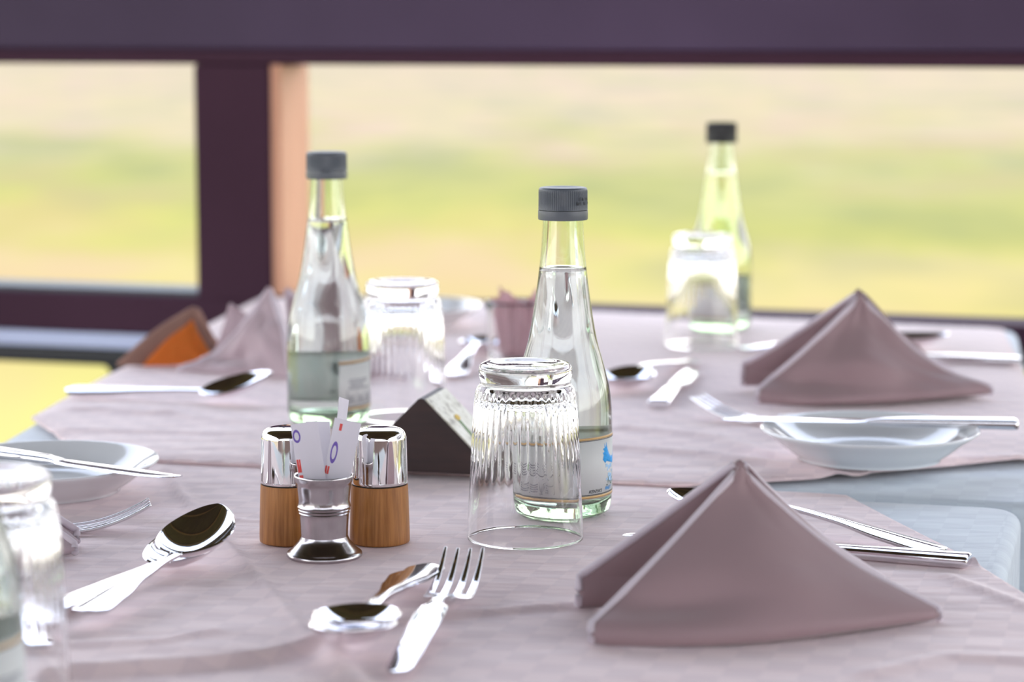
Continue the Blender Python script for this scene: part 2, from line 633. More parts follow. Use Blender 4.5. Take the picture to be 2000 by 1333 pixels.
def cut_sheet(name, poly, z, mat, step, creases, thick, parent=None, origin=None, edge_drop=0.0):
    """a fine sheet of cloth cut to the convex outline poly, with the creases pressed in"""
    x0 = min(p.x for p in poly); x1 = max(p.x for p in poly)
    y0 = min(p.y for p in poly); y1 = max(p.y for p in poly)
    bm = bmesh.new()
    nx = int((x1 - x0) / step) + 1
    ny = int((y1 - y0) / step) + 1
    grid = [[bm.verts.new((x0 + (x1 - x0) * i / nx, y0 + (y1 - y0) * j / ny, 0)) for i in range(nx + 1)] for j in range(ny + 1)]
    for j in range(ny):
        for i in range(nx):
            bm.faces.new((grid[j][i], grid[j][i + 1], grid[j + 1][i + 1], grid[j + 1][i]))
    cx = sum(p.x for p in poly) / len(poly)
    cy = sum(p.y for p in poly) / len(poly)
    m = len(poly)
    for i in range(m):
        a, b = poly[i], poly[(i + 1) % m]
        if (b - a).length < 1e-6: continue
        nrm = Vector((b.y - a.y, -(b.x - a.x), 0)).normalized()
        if nrm.dot(Vector((cx - a.x, cy - a.y, 0))) > 0: nrm = -nrm
        bmesh.ops.bisect_plane(bm, geom=bm.verts[:] + bm.edges[:] + bm.faces[:], plane_co=(a.x, a.y, 0), plane_no=nrm, clear_outer=True)
    for v in bm.verts:
        v.co.z = z + relief(v.co.x, v.co.y, creases)
        if edge_drop:
            d = min(seg_dist((v.co.x, v.co.y), poly[i], poly[(i + 1) % m]) for i in range(m))
            v.co.z -= edge_drop * (1 - sstep(0, 0.012, d))
    o0 = Vector((cx, cy, z)) if origin is None else origin
    for v in bm.verts: v.co -= o0
    me = bpy.data.meshes.new(name)
    bm.to_mesh(me)
    bm.free()
    me.shade_smooth()
    me.materials.append(mat)
    o = bpy.data.objects.new(name, me)
    COL.objects.link(o)
    if parent: o.parent = parent
    else: o.location = o0
    s = o.modifiers.new('thickness', 'SOLIDIFY')
    s.thickness = thick
    s.offset = -1
    return o


def skirted_cloth(name, poly, z, mat, drop, seed):
    """under-cloth: flat top with a rounded edge and a hanging, softly waved skirt"""
    cx = sum(p.x for p in poly) / len(poly)
    cy = sum(p.y for p in poly) / len(poly)
    dense = []
    m = len(poly)
    for i in range(m):
        a, b = poly[i], poly[(i + 1) % m]
        k = max(1, int((b - a).length / 0.02))
        for q in range(k): dense.append(a.lerp(b, q / k))
    n = len(dense)
    # outward normals
    area = sum(dense[i - 1].x * dense[i].y - dense[i].x * dense[i - 1].y for i in range(n))
    sg = 1 if area > 0 else -1
    nr = []
    for i in range(n):
        t = (dense[(i + 1) % n] - dense[i - 1]).normalized()
        nr.append(Vector((t.y, -t.x)) * sg)
    rr = 0.008
    rings = []
    for sc in (0.0, 0.5, 0.9):
        rings.append([(Vector((cx, cy)).lerp(dense[i], sc), 0) for i in range(n)] if sc > 0 else None)
    verts = [(cx, cy, z)]
    faces = []
    ring_idx = []
    for sc in (0.5, 0.9):
        ring_idx.append(list(range(len(verts), len(verts) + n)))
        for i in range(n):
            p = Vector((cx, cy)).lerp(dense[i], sc)
            verts.append((p.x, p.y, z))
    for k in range(7):
        a = pi / 2 * k / 6
        ring_idx.append(list(range(len(verts), len(verts) + n)))
        for i in range(n):
            p = dense[i] - nr[i] * rr * (1 - sin(a))
            verts.append((p.x, p.y, z - rr * (1 - cos(a))))
    for k in range(1, 9):
        f = k / 8
        ring_idx.append(list(range(len(verts), len(verts) + n)))
        for i in range(n):
            wv = (0.010 * sin(i * 0.55 + seed) + 0.006 * sin(i * 1.3 + seed * 2)) * f
            p = dense[i] + nr[i] * (wv * 0.5 - 0.006 * f)
            verts.append((p.x, p.y, z - rr - drop * f))
    A = ring_idx[0]
    for i in range(n): faces.append((0, A[i], A[(i + 1) % n]))
    for q in range(len(ring_idx) - 1):
        A, B = ring_idx[q], ring_idx[q + 1]
        for i in range(n): faces.append((A[i], B[i], B[(i + 1) % n], A[(i + 1) % n]))
    o0 = Vector((cx, cy, z))
    verts = [Vector(v) - o0 for v in verts]
    o = mesh_obj(name, verts, faces, mat, loc=o0, angle=None)
    s = o.modifiers.new('thickness', 'SOLIDIFY')
    s.thickness = 0.0012
    s.offset = -1
    return o


def V2(v): return Vector((v[0], v[1]))


# --- near table
nb_r = V2(at(1999, 982))                      # back right corner
nb_l = nb_r - su * 1.15
near_poly = [nb_r, nb_l, nb_l - sv * 0.72, nb_r - sv * 0.72 + su * 0.0]
near_r = rounded(near_poly, 0.028)
# --- far table
fa = V2(at(-30, 868))
far_poly = [V2(S0) + sv * 0.006 - su * 0.17, V2(at(-5, 853)) , V2(at(205, 741)), Vector((-0.265, 2.585)), V2(at(1150, 609)), V2(at(1960, 641)), V2(at(2040, 660)), V2(S1) + su * 0.16 + sv * 0.006]
far_poly = [V2(S0) + sv * 0.004 - su * 0.135, V2(at(202, 741)), Vector((-0.280, 2.60)), V2(at(1985, 640)), V2(at(2060, 985)) + sv * 0.004]
far_r = rounded(far_poly, [0.02, 0.02, 0.03, 0.03, 0.03])


def table(name, poly, label):
    c = sum(poly, Vector((0, 0))) / len(poly)
    t = empty(name, (c.x, c.y, 0))
    tag(t, label, 'table')
    inner = [p + (c - p).normalized() * 0.014 for p in poly]
    inner = rounded(inner, 0.02)
    n = len(inner)
    vs = [(p.x - c.x, p.y - c.y, TABLE - 0.035) for p in inner] + [(p.x - c.x, p.y - c.y, TABLE - 0.0045) for p in inner]
    fs = [tuple(range(n - 1, -1, -1)), tuple(range(n, 2 * n))] + [(k, (k + 1) % n, n + (k + 1) % n, n + k) for k in range(n)]
    o = mesh_obj('tabletop', vs, fs, M['block_wood'], t, smooth=False)
    recalc(o)
    for p in poly:
        q = p + (c - p).normalized() * 0.10
        box('leg', (q.x - c.x - 0.025, q.y - c.y - 0.025, 0), (q.x - c.x + 0.025, q.y - c.y + 0.025, TABLE - 0.035), M['block_wood'], t, bevel=0.003)
    return t


table('dining_table', near_poly, 'near dining table hidden under its pale blue and pink cloths')
far_legs = [far_poly[0], far_poly[2], far_poly[3], far_poly[4]]
table('dining_table', far_legs, 'far dining table by the railing hidden under its pale blue and pink cloths')
o = skirted_cloth('tablecloth', near_r, TABLE - 0.003, M['blue'], 0.20, 1.0)
tag(o, 'pale blue damask undercloth showing at the right corner of the near table', 'tablecloth')
o = skirted_cloth('tablecloth', far_r, TABLE - 0.003, M['blue'], 0.20, 2.3)
tag(o, 'pale blue undercloth of the far table below the overcloth hem by the right plate', 'tablecloth')

# pink overcloth on the near table: cut by the diagonal hem at its right end
h0, h1, h2, h3 = V2(at(1150, 957)), V2(at(1600, 1020)), V2(at(1885, 1090)), V2(at(2010, 1168))
pk = [V2(S0) - su * 0.50 - sv * 0.004, V2(at(1130, 953)) - sv * 0.0, V2(at(1190, 962)), V2(at(1560, 1004)), h2, h3, V2(at(2060, 1260)), V2(at(2060, 1500)), nb_l - sv * 0.60 + su * 0.02]
seam_at = lambda px: V2(at(px, 900 + (px - 305) * (80 / 1655.0)))
pk[0] = seam_at(305) - su * 0.42 - sv * 0.004
pk[1] = seam_at(1195) - sv * 0.003
pk[1] = seam_at(1600) - sv * 0.004
pk[2] = seam_at(1655) - sv * 0.006
pk[3] = V2(at(1780, 1034))
near_over = cut_sheet('overcloth', pk, TABLE - 0.0005, M['pink'], 0.0032, CREASES, 0.0012)
tag(near_over, 'dusty pink damask overcloth on the near table, diagonal hem at right', 'tablecloth')
# hem stitching band as a narrow doubled edge
fp = [V2(at(105, 857)) , V2(at(62, 822)), V2(at(203, 744)), Vector((-0.272, 2.590)), V2(at(1980, 650)) - su * 0.01, V2(at(2080, 898)), V2(at(1640, 938)), seam_at(1330) - sv * 0.008, seam_at(305) - sv * 0.010, seam_at(230) - sv * 0.010]
fp[0] = V2(at(115, 866))
far_over = cut_sheet('overcloth', [fp[1], fp[2], fp[3], fp[4], fp[5], fp[6], fp[7], fp[8], V2(at(160, 892))], TABLE + 0.0042, M['pink'], 0.0055, CREASES_FAR, 0.0022, edge_drop=0.0022)
tag(far_over, 'dusty pink overcloth on the far table, its hem overlapping the near one', 'tablecloth')


def near_z(x, y): return relief(x, y, CREASES) - 0.0005
def far_z(x, y): return relief(x, y, CREASES_FAR) + 0.0042


def on_cloth(x, y):
    """height of the cloth over the nominal table plane at this place"""
    far = (Vector((x, y)) - V2(S0)).dot(sv) > -0.006
    return far_z(x, y) if far else near_z(x, y)


def rest(p, rad=0.0):
    """highest cloth point below a footprint"""
    zs = [on_cloth(p[0] + rad * cos(a), p[1] + rad * sin(a)) for a in [k * pi / 6 for k in range(12)]] if rad else []
    zs.append(on_cloth(p[0], p[1]))
    return TABLE + max(zs) + 0.0001


# ------------------------------------------------------------------ tumblers
def flute(r, z, a):
    if r < 0.0245: return r
    k = sstep(0.030, 0.050, z) * (1 - sstep(0.086, 0.0895, z))
    return r - 0.00075 * k * (0.5 + 0.5 * cos(a * 42)) if r > 0.0285 + 0.0 or z > 0.078 else r


def outer_flute(prof_outer, prof_inner):
    return prof_outer, prof_inner


out_p = spline([(0.0333, 0.0004), (0.0330, 0.012), (0.0321, 0.032), (0.0310, 0.055), (0.0300, 0.073), (0.0292, 0.0825), (0.0280, 0.0872), (0.0263, 0.0896), (0.0258, 0.0915), (0.0263, 0.0938),
                (0.0268, 0.0965), (0.0266, 0.0995), (0.0252, 0.1014), (0.0228, 0.1020), (0.0195, 0.1015), (0.0150, 0.1005), (0.006, 0.1000)], 4) + [(0.0, 0.1000)]
in_p = [(0.0, 0.0850)] + spline([(0.006, 0.0850), (0.014, 0.0846), (0.0205, 0.0828), (0.0247, 0.0790), (0.0268, 0.0725), (0.0283, 0.0620), (0.0297, 0.0440), (0.0312, 0.0220), (0.0323, 0.0040), (0.0328, 0.0)], 4)


def build_tumbler():
    segs = 336
    prof = [(r, z, 'i') for r, z in in_p] + [(r, z, 'o') for r, z in out_p]
    verts, rings, faces = [], [], []
    for r, z, side in prof:
        if r < 1e-7:
            rings.append([len(verts)]); verts.append((0, 0, z)); continue
        ring = []
        for k in range(segs):
            a = 2 * pi * k / segs
            rr = r
            if side == 'o' and z < 0.0885:
                f = sstep(0.034, 0.056, z) * (1 - sstep(0.083, 0.0883, z))
                rr = r - 0.0009 * f * (0.5 + 0.5 * cos(a * 42)) ** 1.5
            if side == 'i':
                f = sstep(0.036, 0.058, z) * (1 - sstep(0.076, 0.083, z))
                rr = r - 0.0005 * f * (0.5 + 0.5 * cos(a * 42))
            ring.append(len(verts)); verts.append((rr * cos(a), rr * sin(a), z))
        rings.append(ring)
    for i in range(len(rings) - 1):
        A, B = rings[i], rings[i + 1]
        for k in range(segs):
            k2 = (k + 1) % segs
            if len(A) == 1: faces.append((A[0], B[k], B[k2]))
            elif len(B) == 1: faces.append((A[k], B[0], A[k2]))
            else: faces.append((A[k], B[k], B[k2], A[k2]))
    o = mesh_obj('glass_tumbler', verts, faces, M['glass'], angle=None)
    recalc(o)
    o.data.shade_smooth()
    return o


G_TUMB = 'upside down fluted tumblers'
tumb = build_tumbler()
tumblers = [
    (at(1026, 1054), 'upside down fluted glass tumbler in front of the middle water bottle', 0.0),
    (at(787, 829), 'upside down fluted glass tumbler right behind the left water bottle', 0.05),
    (at(1370, 686), 'upside down fluted glass tumbler in front of the farthest water bottle', 0.1),
    (at(-11, 1377), 'blurred upside down glass tumbler cut off by the left picture edge', 0.0),
]
for i, (p, lab, rz) in enumerate(tumblers):
    o = tumb if i == 0 else copy_tree(tumb)
    o.location = (p.x, p.y, rest(p, 0.033))
    o.rotation_euler = (0, 0, rz)
    tag(o, lab, 'glass', G_TUMB)

# ------------------------------------------------------------------ bottles
BP = [(0.0255, 0.0006), (0.0285, 0.0030), (0.0297, 0.0075), (0.0300, 0.0125), (0.0300, 0.030), (0.0300, 0.052), (0.0297, 0.0635), (0.0285, 0.0755), (0.0263, 0.0850), (0.0236, 0.0945), (0.0207, 0.1050),
      (0.0183, 0.1180), (0.0165, 0.1300), (0.0148, 0.1430), (0.0131, 0.1590), (0.0121, 0.1760), (0.0118, 0.1850), (0.0118, 0.1935)]
BI = [(0.0098, 0.1935), (0.0098, 0.1850), (0.0101, 0.1760), (0.0110, 0.1590), (0.0126, 0.1430), (0.0142, 0.1300), (0.0159, 0.1180), (0.0182, 0.1050), (0.0210, 0.0945), (0.0237, 0.0850), (0.0259, 0.0755), (0.0272, 0.0635),
      (0.0275, 0.052), (0.0275, 0.030), (0.0273, 0.0170), (0.0255, 0.0110), (0.0200, 0.0085), (0.0100, 0.0100)]


def cyl_pt(r, th, z):
    # th measured from the camera side (local -Y), positive to the right
    return (r * sin(th), -r * cos(th), z)


def wrap_poly(name, polys, r, mat, parent, thick=0.00008):
    """flat outlines (theta in degrees, z in mm) wrapped on the cylinder as thin ink"""
    verts, faces = [], []
    for poly in polys:
        bm = bmesh.new()
        vs = [bm.verts.new((t, z, 0)) for t, z in poly]
        bm.faces.new(vs)
        bmesh.ops.triangulate(bm, faces=bm.faces[:])
        bmesh.ops.subdivide_edges(bm, edges=bm.edges[:], cuts=2, use_grid_fill=True)
        bm.verts.index_update()
        b = len(verts)
        for v in bm.verts: verts.append(cyl_pt(r, R(v.co.x), v.co.y * 0.001))
        for f in bm.faces: faces.append(tuple(b + v.index for v in f.verts))
        bm.free()
    o = mesh_obj(name, verts, faces, mat, parent, angle=None)
    s = o.modifiers.new('ink', 'SOLIDIFY')
    s.thickness = thick
    s.offset = 1
    return o


def band(name, t0, t1, z0, z1, r, mat, parent, thick=0.00015, n=64, zf0=None, zf1=None):
    verts, faces = [], []
    for k in range(n + 1):
        t = t0 + (t1 - t0) * k / n
        a = z0 if zf0 is None else zf0(t)
        b = z1 if zf1 is None else zf1(t)
        verts.append(cyl_pt(r, R(t), a * 0.001))
        verts.append(cyl_pt(r, R(t), b * 0.001))
    for k in range(n): faces.append((2 * k, 2 * k + 2, 2 * k + 3, 2 * k + 1))
    o = mesh_obj(name, verts, faces, mat, parent, angle=None)
    s = o.modifiers.new('thickness', 'SOLIDIFY')
    s.thickness = thick
    s.offset = 1
    return o


def text_on(name, txt, th0, z0, size, r, mat, parent, shear=0.25, thin=0.0):
    cu = bpy.data.curves.new('tmp', 'FONT')
    cu.body = txt
    cu.size = size
    cu.shear = shear
    cu.offset = thin
    cu.resolution_u = 2
    to = bpy.data.objects.new('tmp', cu)
    COL.objects.link(to)
    dg = bpy.context.evaluated_depsgraph_get()
    me = to.evaluated_get(dg).to_mesh()
    verts = [cyl_pt(r, R(th0) + v.co.x / r, z0 + v.co.y) for v in me.vertices]
    faces = [tuple(p.vertices) for p in me.polygons]
    to.evaluated_get(dg).to_mesh_clear()
    o = mesh_obj(name, verts, faces, mat, parent, smooth=False)
    bpy.data.objects.remove(to)
    bpy.data.curves.remove(cu)
    return o


def build_bottle():
    t = empty('water_bottle', (0, 0, 0))
    outer = spline(BP, 4)
    inner = spline(BI, 4)

    def ribs(r, z, a):
        if z < 0.011 and r > 0.028: return r - 0.00018 * (0.5 + 0.5 * sin(z * 5200))
        return r
    prof = [(0.0, 0.0035), (0.012, 0.0030), (0.020, 0.0010)] + outer + inner + [(0.0, 0.0110)]
    lathe('bottle_body', prof, M['bottle'], t, 96, rad=ribs, angle=None)
    # water fills to the neck: slightly into the glass so that no air film is left
    LV = 0.1490
    wprof = [(0.0, LV)]
    rl = [p for p in inner if p[1] <= LV]
    r_at = rl[0][0]
    wprof += [(r_at * 0.6, LV), (r_at + 0.0001, LV + 0.0002)]
    wprof += [(r + 0.00012, z) for r, z in rl] + [(0.0, 0.0098)]
    # lower the bottom points a touch into the glass floor
    lathe('water', [(r, z - (0.00015 if z < 0.012 else 0)) for r, z in wprof], M['water'], t, 96, angle=None)
    # label, 250 degrees round
    a0, a1 = -70.0, 180.0
    lab = band('label', a0, a1, 12.5, 50.0, 0.03008, M['label'], t, 0.00012, 90)
    tilt = lambda base, amp: (lambda th: base + amp * (th + 70) / 250.0)
    r = 0.03024
    wv = lambda base: (lambda th: base + 1.1 * sin(R((th + 30) * 1.1)))
    g1 = band('gold_stripe', a0, a1, 0, 0, r, M['gold'], lab, 0.00005, 90, wv(47.3), wv(48.8))
    g2 = band('gold_stripe', a0, a1, 13.1, 14.7, r, M['gold'], lab, 0.00005, 90)
    band('black_line', a0, a1, 0, 0, r, M['ink'], lab, 0.00005, 90, wv(46.7), wv(47.1))
    band('black_line', a0, a1, 15.0, 15.5, r, M['ink'], lab, 0.00005, 90)
    # nutrition panel: outline, rules and tiny rows of print
    rows = []
    def rect(t0, t1, z0, z1): return [(t0, z0), (t1, z0), (t1, z1), (t0, z1)]
    pan = [rect(-58, -57.3, 17.5, 26.5), rect(-8.7, -8, 17.5, 26.5), rect(-58, -8, 17.3, 17.6), rect(-58, -8, 26.4, 26.7), rect(-58, -8, 23.6, 23.8), rect(-40, -39.4, 17.5, 23.6), rect(-24, -23.5, 17.5, 23.6)]
    wrap_poly('panel_outline', pan, r, M['greyink'], lab)
    random.seed(5)
    for rr_ in range(4):
        z = 22.2 - rr_ * 1.35
        for (x0, x1) in ((-56, -44), (-37, -28), (-20, -12)):
            x = x0
            end = x0 + (x1 - x0) * random.uniform(0.6, 1.0)
            while x < end:
                w_ = random.uniform(0.8, 2.0)
                rows.append(rect(x, min(end, x + w_), z, z + 0.62))
                x += w_ + 0.55
    for rr_ in range(5):
        z = 28.0 + rr_ * 1.6
        x = -56 + (rr_ % 3) * 2
        end = random.uniform(-30, -10)
        while x < end:
            w_ = random.uniform(0.8, 2.6)
            rows.append(rect(x, x + w_, z, z + 0.7))
            x += w_ + 0.6
    wrap_poly('small_print', rows, r, M['greyink'], lab)
    # blue bird with raised wing
    bird = [(52, 35.5), (53.5, 38), (52, 39.5), (55, 40.0), (52.5, 42), (55.5, 42.4), (54.5, 45.3), (58.5, 42.4), (59.0, 46.0), (62, 41.5), (66, 38.4), (72, 36.4), (80, 36.0), (88, 39), (92, 43), (95, 38), (92, 33.0), (80, 31.5), (68, 33.0), (60, 34.2), (57, 33)]
    wrap_poly('bird_emblem', [bird], r, M['bird'], lab)
    spl = []
    for (cx_, cz_, s_) in ((60, 31.5, 1.3), (66, 30.2, 1.6), (63, 28.6, 0.7), (72, 30.8, 1.5), (66, 25.5, 1.4), (72, 24.6, 1.6), (61, 23.0, 0.9), (68, 22.9, 1.5), (76, 27.2, 1.0), (74, 22.0, 1.2)):
        spl.append([(cx_ + s_ * 2.0 * cos(k * pi / 4) * (1.25 if k % 2 else 0.7), cz_ + s_ * sin(k * pi / 4) * (1.25 if k % 2 else 0.7)) for k in range(8)])
    wrap_poly('water_splash', spl, r, M['paleblue_ink'], lab)
    text_on('script_lettering', 'Ke', 62, 0.0205, 0.0072, r + 0.00006, M['green_ink'], lab, 0.15)
    wrap_poly('green_underline', [[(60, 19.2), (100, 20.2), (100, 20.9), (60, 19.9)]], r, M['green_ink'], lab)
    text_on('black_lettering', "KENYA'S", 30, 0.0163, 0.0027, r + 0.00006, M['ink'], lab, 0.3, 0.00006)
    text_on('blue_lettering', "FINEST", 56, 0.0168, 0.0027, r + 0.00006, M['bird'], lab, 0.3, 0.00006)
    # cap with fine ribs and a tamper ring
    cp = [(0.0, 0.1962)] + spline([(0.009, 0.1963), (0.0122, 0.1970), (0.0135, 0.1970), (0.0143, 0.1962), (0.0146, 0.1945), (0.0146, 0.1900), (0.0147, 0.1838)], 3) + [(0.0128, 0.1838), (0.0124, 0.1938), (0.0, 0.1938)]
    def rib(r, z, a): return r - 0.00028 * (0.5 + 0.5 * cos(a * 80)) * sstep(0.1965, 0.1950, z) if r > 0.0138 else r
    def rib2(r, z, a):
        if r > 0.0138: return r - 0.00030 * (0.5 + 0.5 * cos(a * 72)) * (1 - sstep(0.1948, 0.1962, z)) * sstep(0.1838, 0.1848, z)
        return r
    capo = lathe('cap', cp, M['cap'], t, 288, rad=rib2, angle=30)
    lathe('tamper_ring', [(0.0128, 0.1834), (0.0148, 0.1834), (0.0149, 0.1820), (0.0149, 0.1786), (0.0146, 0.1778), (0.0128, 0.1778), (0.0128, 0.1834)], M['ring'], capo, 72, angle=40)
    pr = []
    random.seed(9)
    for q in range(9):
        for z0_ in (187.0, 189.6):
            if random.random() < 0.8:
                x = 32 + q * 6.0
                pr.append(rect(x, x + 1.5, z0_, z0_ + 1.9))
                if random.random() < 0.6: pr.append(rect(x, x + 4, z0_ + random.choice((0, 0.8, 1.5)), z0_ + random.choice((1.3, 1.9))))
    wrap_poly('date_print', pr, 0.01475, M['ink'], capo, 0.00004)
    return t


M['black_cap'] = simple('black_plastic_cap', (0.022, 0.024, 0.026), 0.5, 0, 0.04, 200)
G_BOT = 'clear water bottles with grey caps'
bot = build_bottle()
bottles = [
    (at(1098, 1003), 0, 'middle clear water bottle standing right behind the upside down tumbler'),
    (at(643, 843), 88, 'left clear water bottle behind the wooden shakers, label turned away'),
    (at(1405, 652), 200, 'farthest clear water bottle with dark cap behind a tumbler near the railing'),
    (at(-95, 1472), 100, 'nearest water bottle, mostly outside the left picture edge'),
]
for i, (p, rz, lab) in enumerate(bottles):
    o = bot if i == 0 else copy_tree(bot)
    o.location = (p.x, p.y, rest(p, 0.028))
    o.rotation_euler = (0, 0, R(rz))
    tag(o, lab, 'bottle', G_BOT)
    if i == 2:                                   # the farthest bottle has a black cap
        for c in o.children:
            if c.name.startswith('cap'):
                for d in [c] + [x for x in c.children if x.name.startswith('tamper')]:
                    d.data = d.data.copy()
                    d.data.materials[0] = M['black_cap']
                c['label'] = 'black cap'

# ------------------------------------------------------------------ shakers
def build_shaker(holes):
    t = empty('shaker', (0, 0, 0))
    wp_ = [(0, 0.0)] + spline([(0.0150, 0.0), (0.0166, 0.0006), (0.0171, 0.0020), (0.0170, 0.010), (0.0166, 0.024), (0.0162, 0.0338)], 4) + [(0.0, 0.0338)]
    lathe('wooden_base', wp_, M['shaker_wood'], t, 72, angle=50)
    lathe('seam_ring', [(0.0, 0.0336), (0.0155, 0.0336), (0.0155, 0.0348), (0.0, 0.0348)], M['hole'], t, 48)
    cp = [(0.0, 0.0346), (0.0160, 0.0346)] + spline([(0.0163, 0.0350), (0.0160, 0.045), (0.0156, 0.0585), (0.0153, 0.0615), (0.0141, 0.0642), (0.0115, 0.0658), (0.0070, 0.0666), (0.002, 0.0668)], 5) + [(0.0, 0.0668)]
    c = lathe('metal_cap', cp, M['chrome'], t, 96, angle=50)
    if holes:
        for k in range(6):
            a = k * pi / 3
            rr = 0.0045
            z = 0.0666
            d = 0.0009
            n = 16
            vs = [(rr * cos(a) + d * cos(b), rr * sin(a) + d * sin(b), z + 0.0003) for b in [2 * pi * q / n for q in range(n)]]
            vs += [(x, y, z - 0.001) for x, y, _ in vs]
            fs = [tuple(range(n))] + [(q, (q + 1) % n, n + (q + 1) % n, n + q) for q in range(n)] + [tuple(range(2 * n - 1, n - 1, -1))]
            mesh_obj('pour_hole', vs, fs, M['hole'], c, smooth=False)
    return t


s1 = build_shaker(True)
p = at(566, 1061)
s1.location = (p.x, p.y, rest(p, 0.017))
tag(s1, 'left wooden shaker with chrome cap, half hidden by the steel cup', 'shaker', 'wooden shakers with chrome caps')
s2 = build_shaker(False)
p = at(742, 1062)
s2.location = (p.x, p.y, rest(p, 0.017))
tag(s2, 'right wooden shaker with chrome cap beside the sachets', 'shaker', 'wooden shakers with chrome caps')

# ------------------------------------------------------------------ steel cup and sachets
p = at(634, 1090)
cup = empty('sachet_cup', (p.x, p.y, rest(p, 0.021)))
tag(cup, 'small footed steel cup holding paper sachets between the shakers', 'cup')
cprof = [(0.0, 0.0060)] + spline([(0.010, 0.0050), (0.0185, 0.0000), (0.0207, 0.0004), (0.0211, 0.0015), (0.0205, 0.0028), (0.0188, 0.0040), (0.0160, 0.0070), (0.0140, 0.0095), (0.0131, 0.0118)], 3)
lathe('foot', cprof + [(0.0, 0.0118)], M['pewter'], cup, 96, angle=35)
body = spline([(0.0130, 0.0110), (0.0133, 0.0180), (0.0137, 0.0240)], 2)
for z in (0.0250, 0.0268, 0.0286):
    body += [(0.0138 + (z - 0.025) * 0.2, z - 0.0006), (0.0142 + (z - 0.025) * 0.2, z), (0.0139 + (z - 0.025) * 0.2, z + 0.0006)]
body += spline([(0.0142, 0.0315), (0.0148, 0.0380), (0.0152, 0.0410), (0.0159, 0.0425), (0.0163, 0.0440), (0.0166, 0.0455), (0.0163, 0.0463)], 3)
inn = [(0.0156, 0.0458), (0.0148, 0.0425), (0.0141, 0.038), (0.0128, 0.020), (0.0122, 0.0135), (0.0, 0.0130)]
lathe('cup_body', [(0.0, 0.0112)] + body + inn, M['pewter'], cup, 96, angle=35)


def sachet(cx, cy, z0, wdt, hgt, yaw, lean, tip, label, thick=0.0022, inks=(), bend=0.0):
    """a filled paper stick: flat crimped ends, soft middle"""
    base = empty('sugar_sachet', (cup.location.x + cx, cup.location.y + cy, cup.location.z + z0))
    base.rotation_euler = (R(tip), R(lean), R(yaw))
    tag(base, label, 'sachet', 'paper sachets in the steel cup')
    nx, nz = 10, 22

    def P(u, q, side):
        x = (u - 0.5) * wdt
        z = q * hgt
        e = (1 - (2 * u - 1) ** 4) * sin(pi * min(1, max(0, (q - 0.06) / 0.88))) ** 0.5 if 0.06 < q < 0.94 else 0
        y = side * (0.00015 + thick * 0.5 * e) + bend * (2 * u - 1) ** 2 * 0.001 + 0.0004 * noise.noise(Vector((u * 3 + cx * 90, q * 4, 2)))
        return (x, y, z)
    verts, faces = [], []
    for side in (-1, 1):
        for j in range(nz + 1):
            for i in range(nx + 1): verts.append(P(i / nx, j / nz, side))
    W_ = nx + 1
    off = W_ * (nz + 1)
    for j in range(nz):
        for i in range(nx):
            a = j * W_ + i
            faces.append((a, a + 1, a + 1 + W_, a + W_))
            faces.append((off + a, off + a + W_, off + a + 1 + W_, off + a + 1))
    for j in range(nz):
        a = j * W_
        faces.append((a, a + W_, off + a + W_, off + a))
        a = j * W_ + nx
        faces.append((a, off + a, off + a + W_, a + W_))
    for i in range(nx):
        faces.append((i, off + i, off + i + 1, i + 1))
        a = nz * W_ + i
        faces.append((a, a + 1, off + a + 1, off + a))
    mesh_obj('paper', verts, faces, M['sachet'], base, angle=30)

    def ink(name, u0, u1, q0, q1, mat, ell=False):
        vs, fs = [], []
        if ell:
            n = 20
            for k in range(n):
                a = 2 * pi * k / n
                for f in (1.0, 0.62):
                    pt = P((u0 + u1) / 2 + (u1 - u0) / 2 * f * cos(a), (q0 + q1) / 2 + (q1 - q0) / 2 * f * sin(a), -1)
                    vs.append((pt[0], pt[1] - 0.00008, pt[2]))
            for k in range(n):
                a, b = 2 * k, 2 * ((k + 1) % n)
                fs.append((a, a + 1, b + 1, b))
        else:
            n = 8
            for k in range(n + 1):
                for u in (u0, u1):
                    pt = P(u, q0 + (q1 - q0) * k / n, -1)
                    vs.append((pt[0], pt[1] - 0.00008, pt[2]))
            for k in range(n): fs.append((2 * k, 2 * k + 1, 2 * k + 3, 2 * k + 2))
        mesh_obj(name, vs, fs, mat, base, smooth=False)
    for nm, u0, u1, q0, q1, mt, el in inks: ink(nm, u0, u1, q0, q1, M[mt], el)
    return base


sachet(-0.0020, -0.0030, 0.0150, 0.0148, 0.0620, 8, -8, 3, 'white sachet with red and violet print, leaning left in the cup', inks=[('violet_oval', 0.02, 0.30, 0.83, 0.95, 'violet_ink', True), ('red_strip', 0.02, 0.16, 0.56, 0.68, 'red_ink', False), ('red_strip', 0.04, 0.18, 0.46, 0.535, 'red_ink', False)])
sachet(0.0010, -0.0020, 0.0150, 0.0150, 0.0635, -6, 12, 1, 'white sachet with violet oval, middle one leaning right', inks=[('violet_oval', 0.10, 0.36, 0.60, 0.80, 'violet_ink', True), ('red_strip', 0.24, 0.34, 0.90, 0.96, 'red_ink', False), ('red_strip', 0.02, 0.18, 0.50, 0.57, 'red_ink', False)])
sachet(0.0035, 0.0030, 0.0148, 0.0115, 0.0735, 66, 17, -2, 'tall thin white sachet seen edge-on at the right of the cup', 0.0016, [])
sachet(-0.0020, 0.0040, 0.0148, 0.0140, 0.0600, -14, -2, -2, 'plain back sachet behind the others at the cup rim', 0.0016, [])

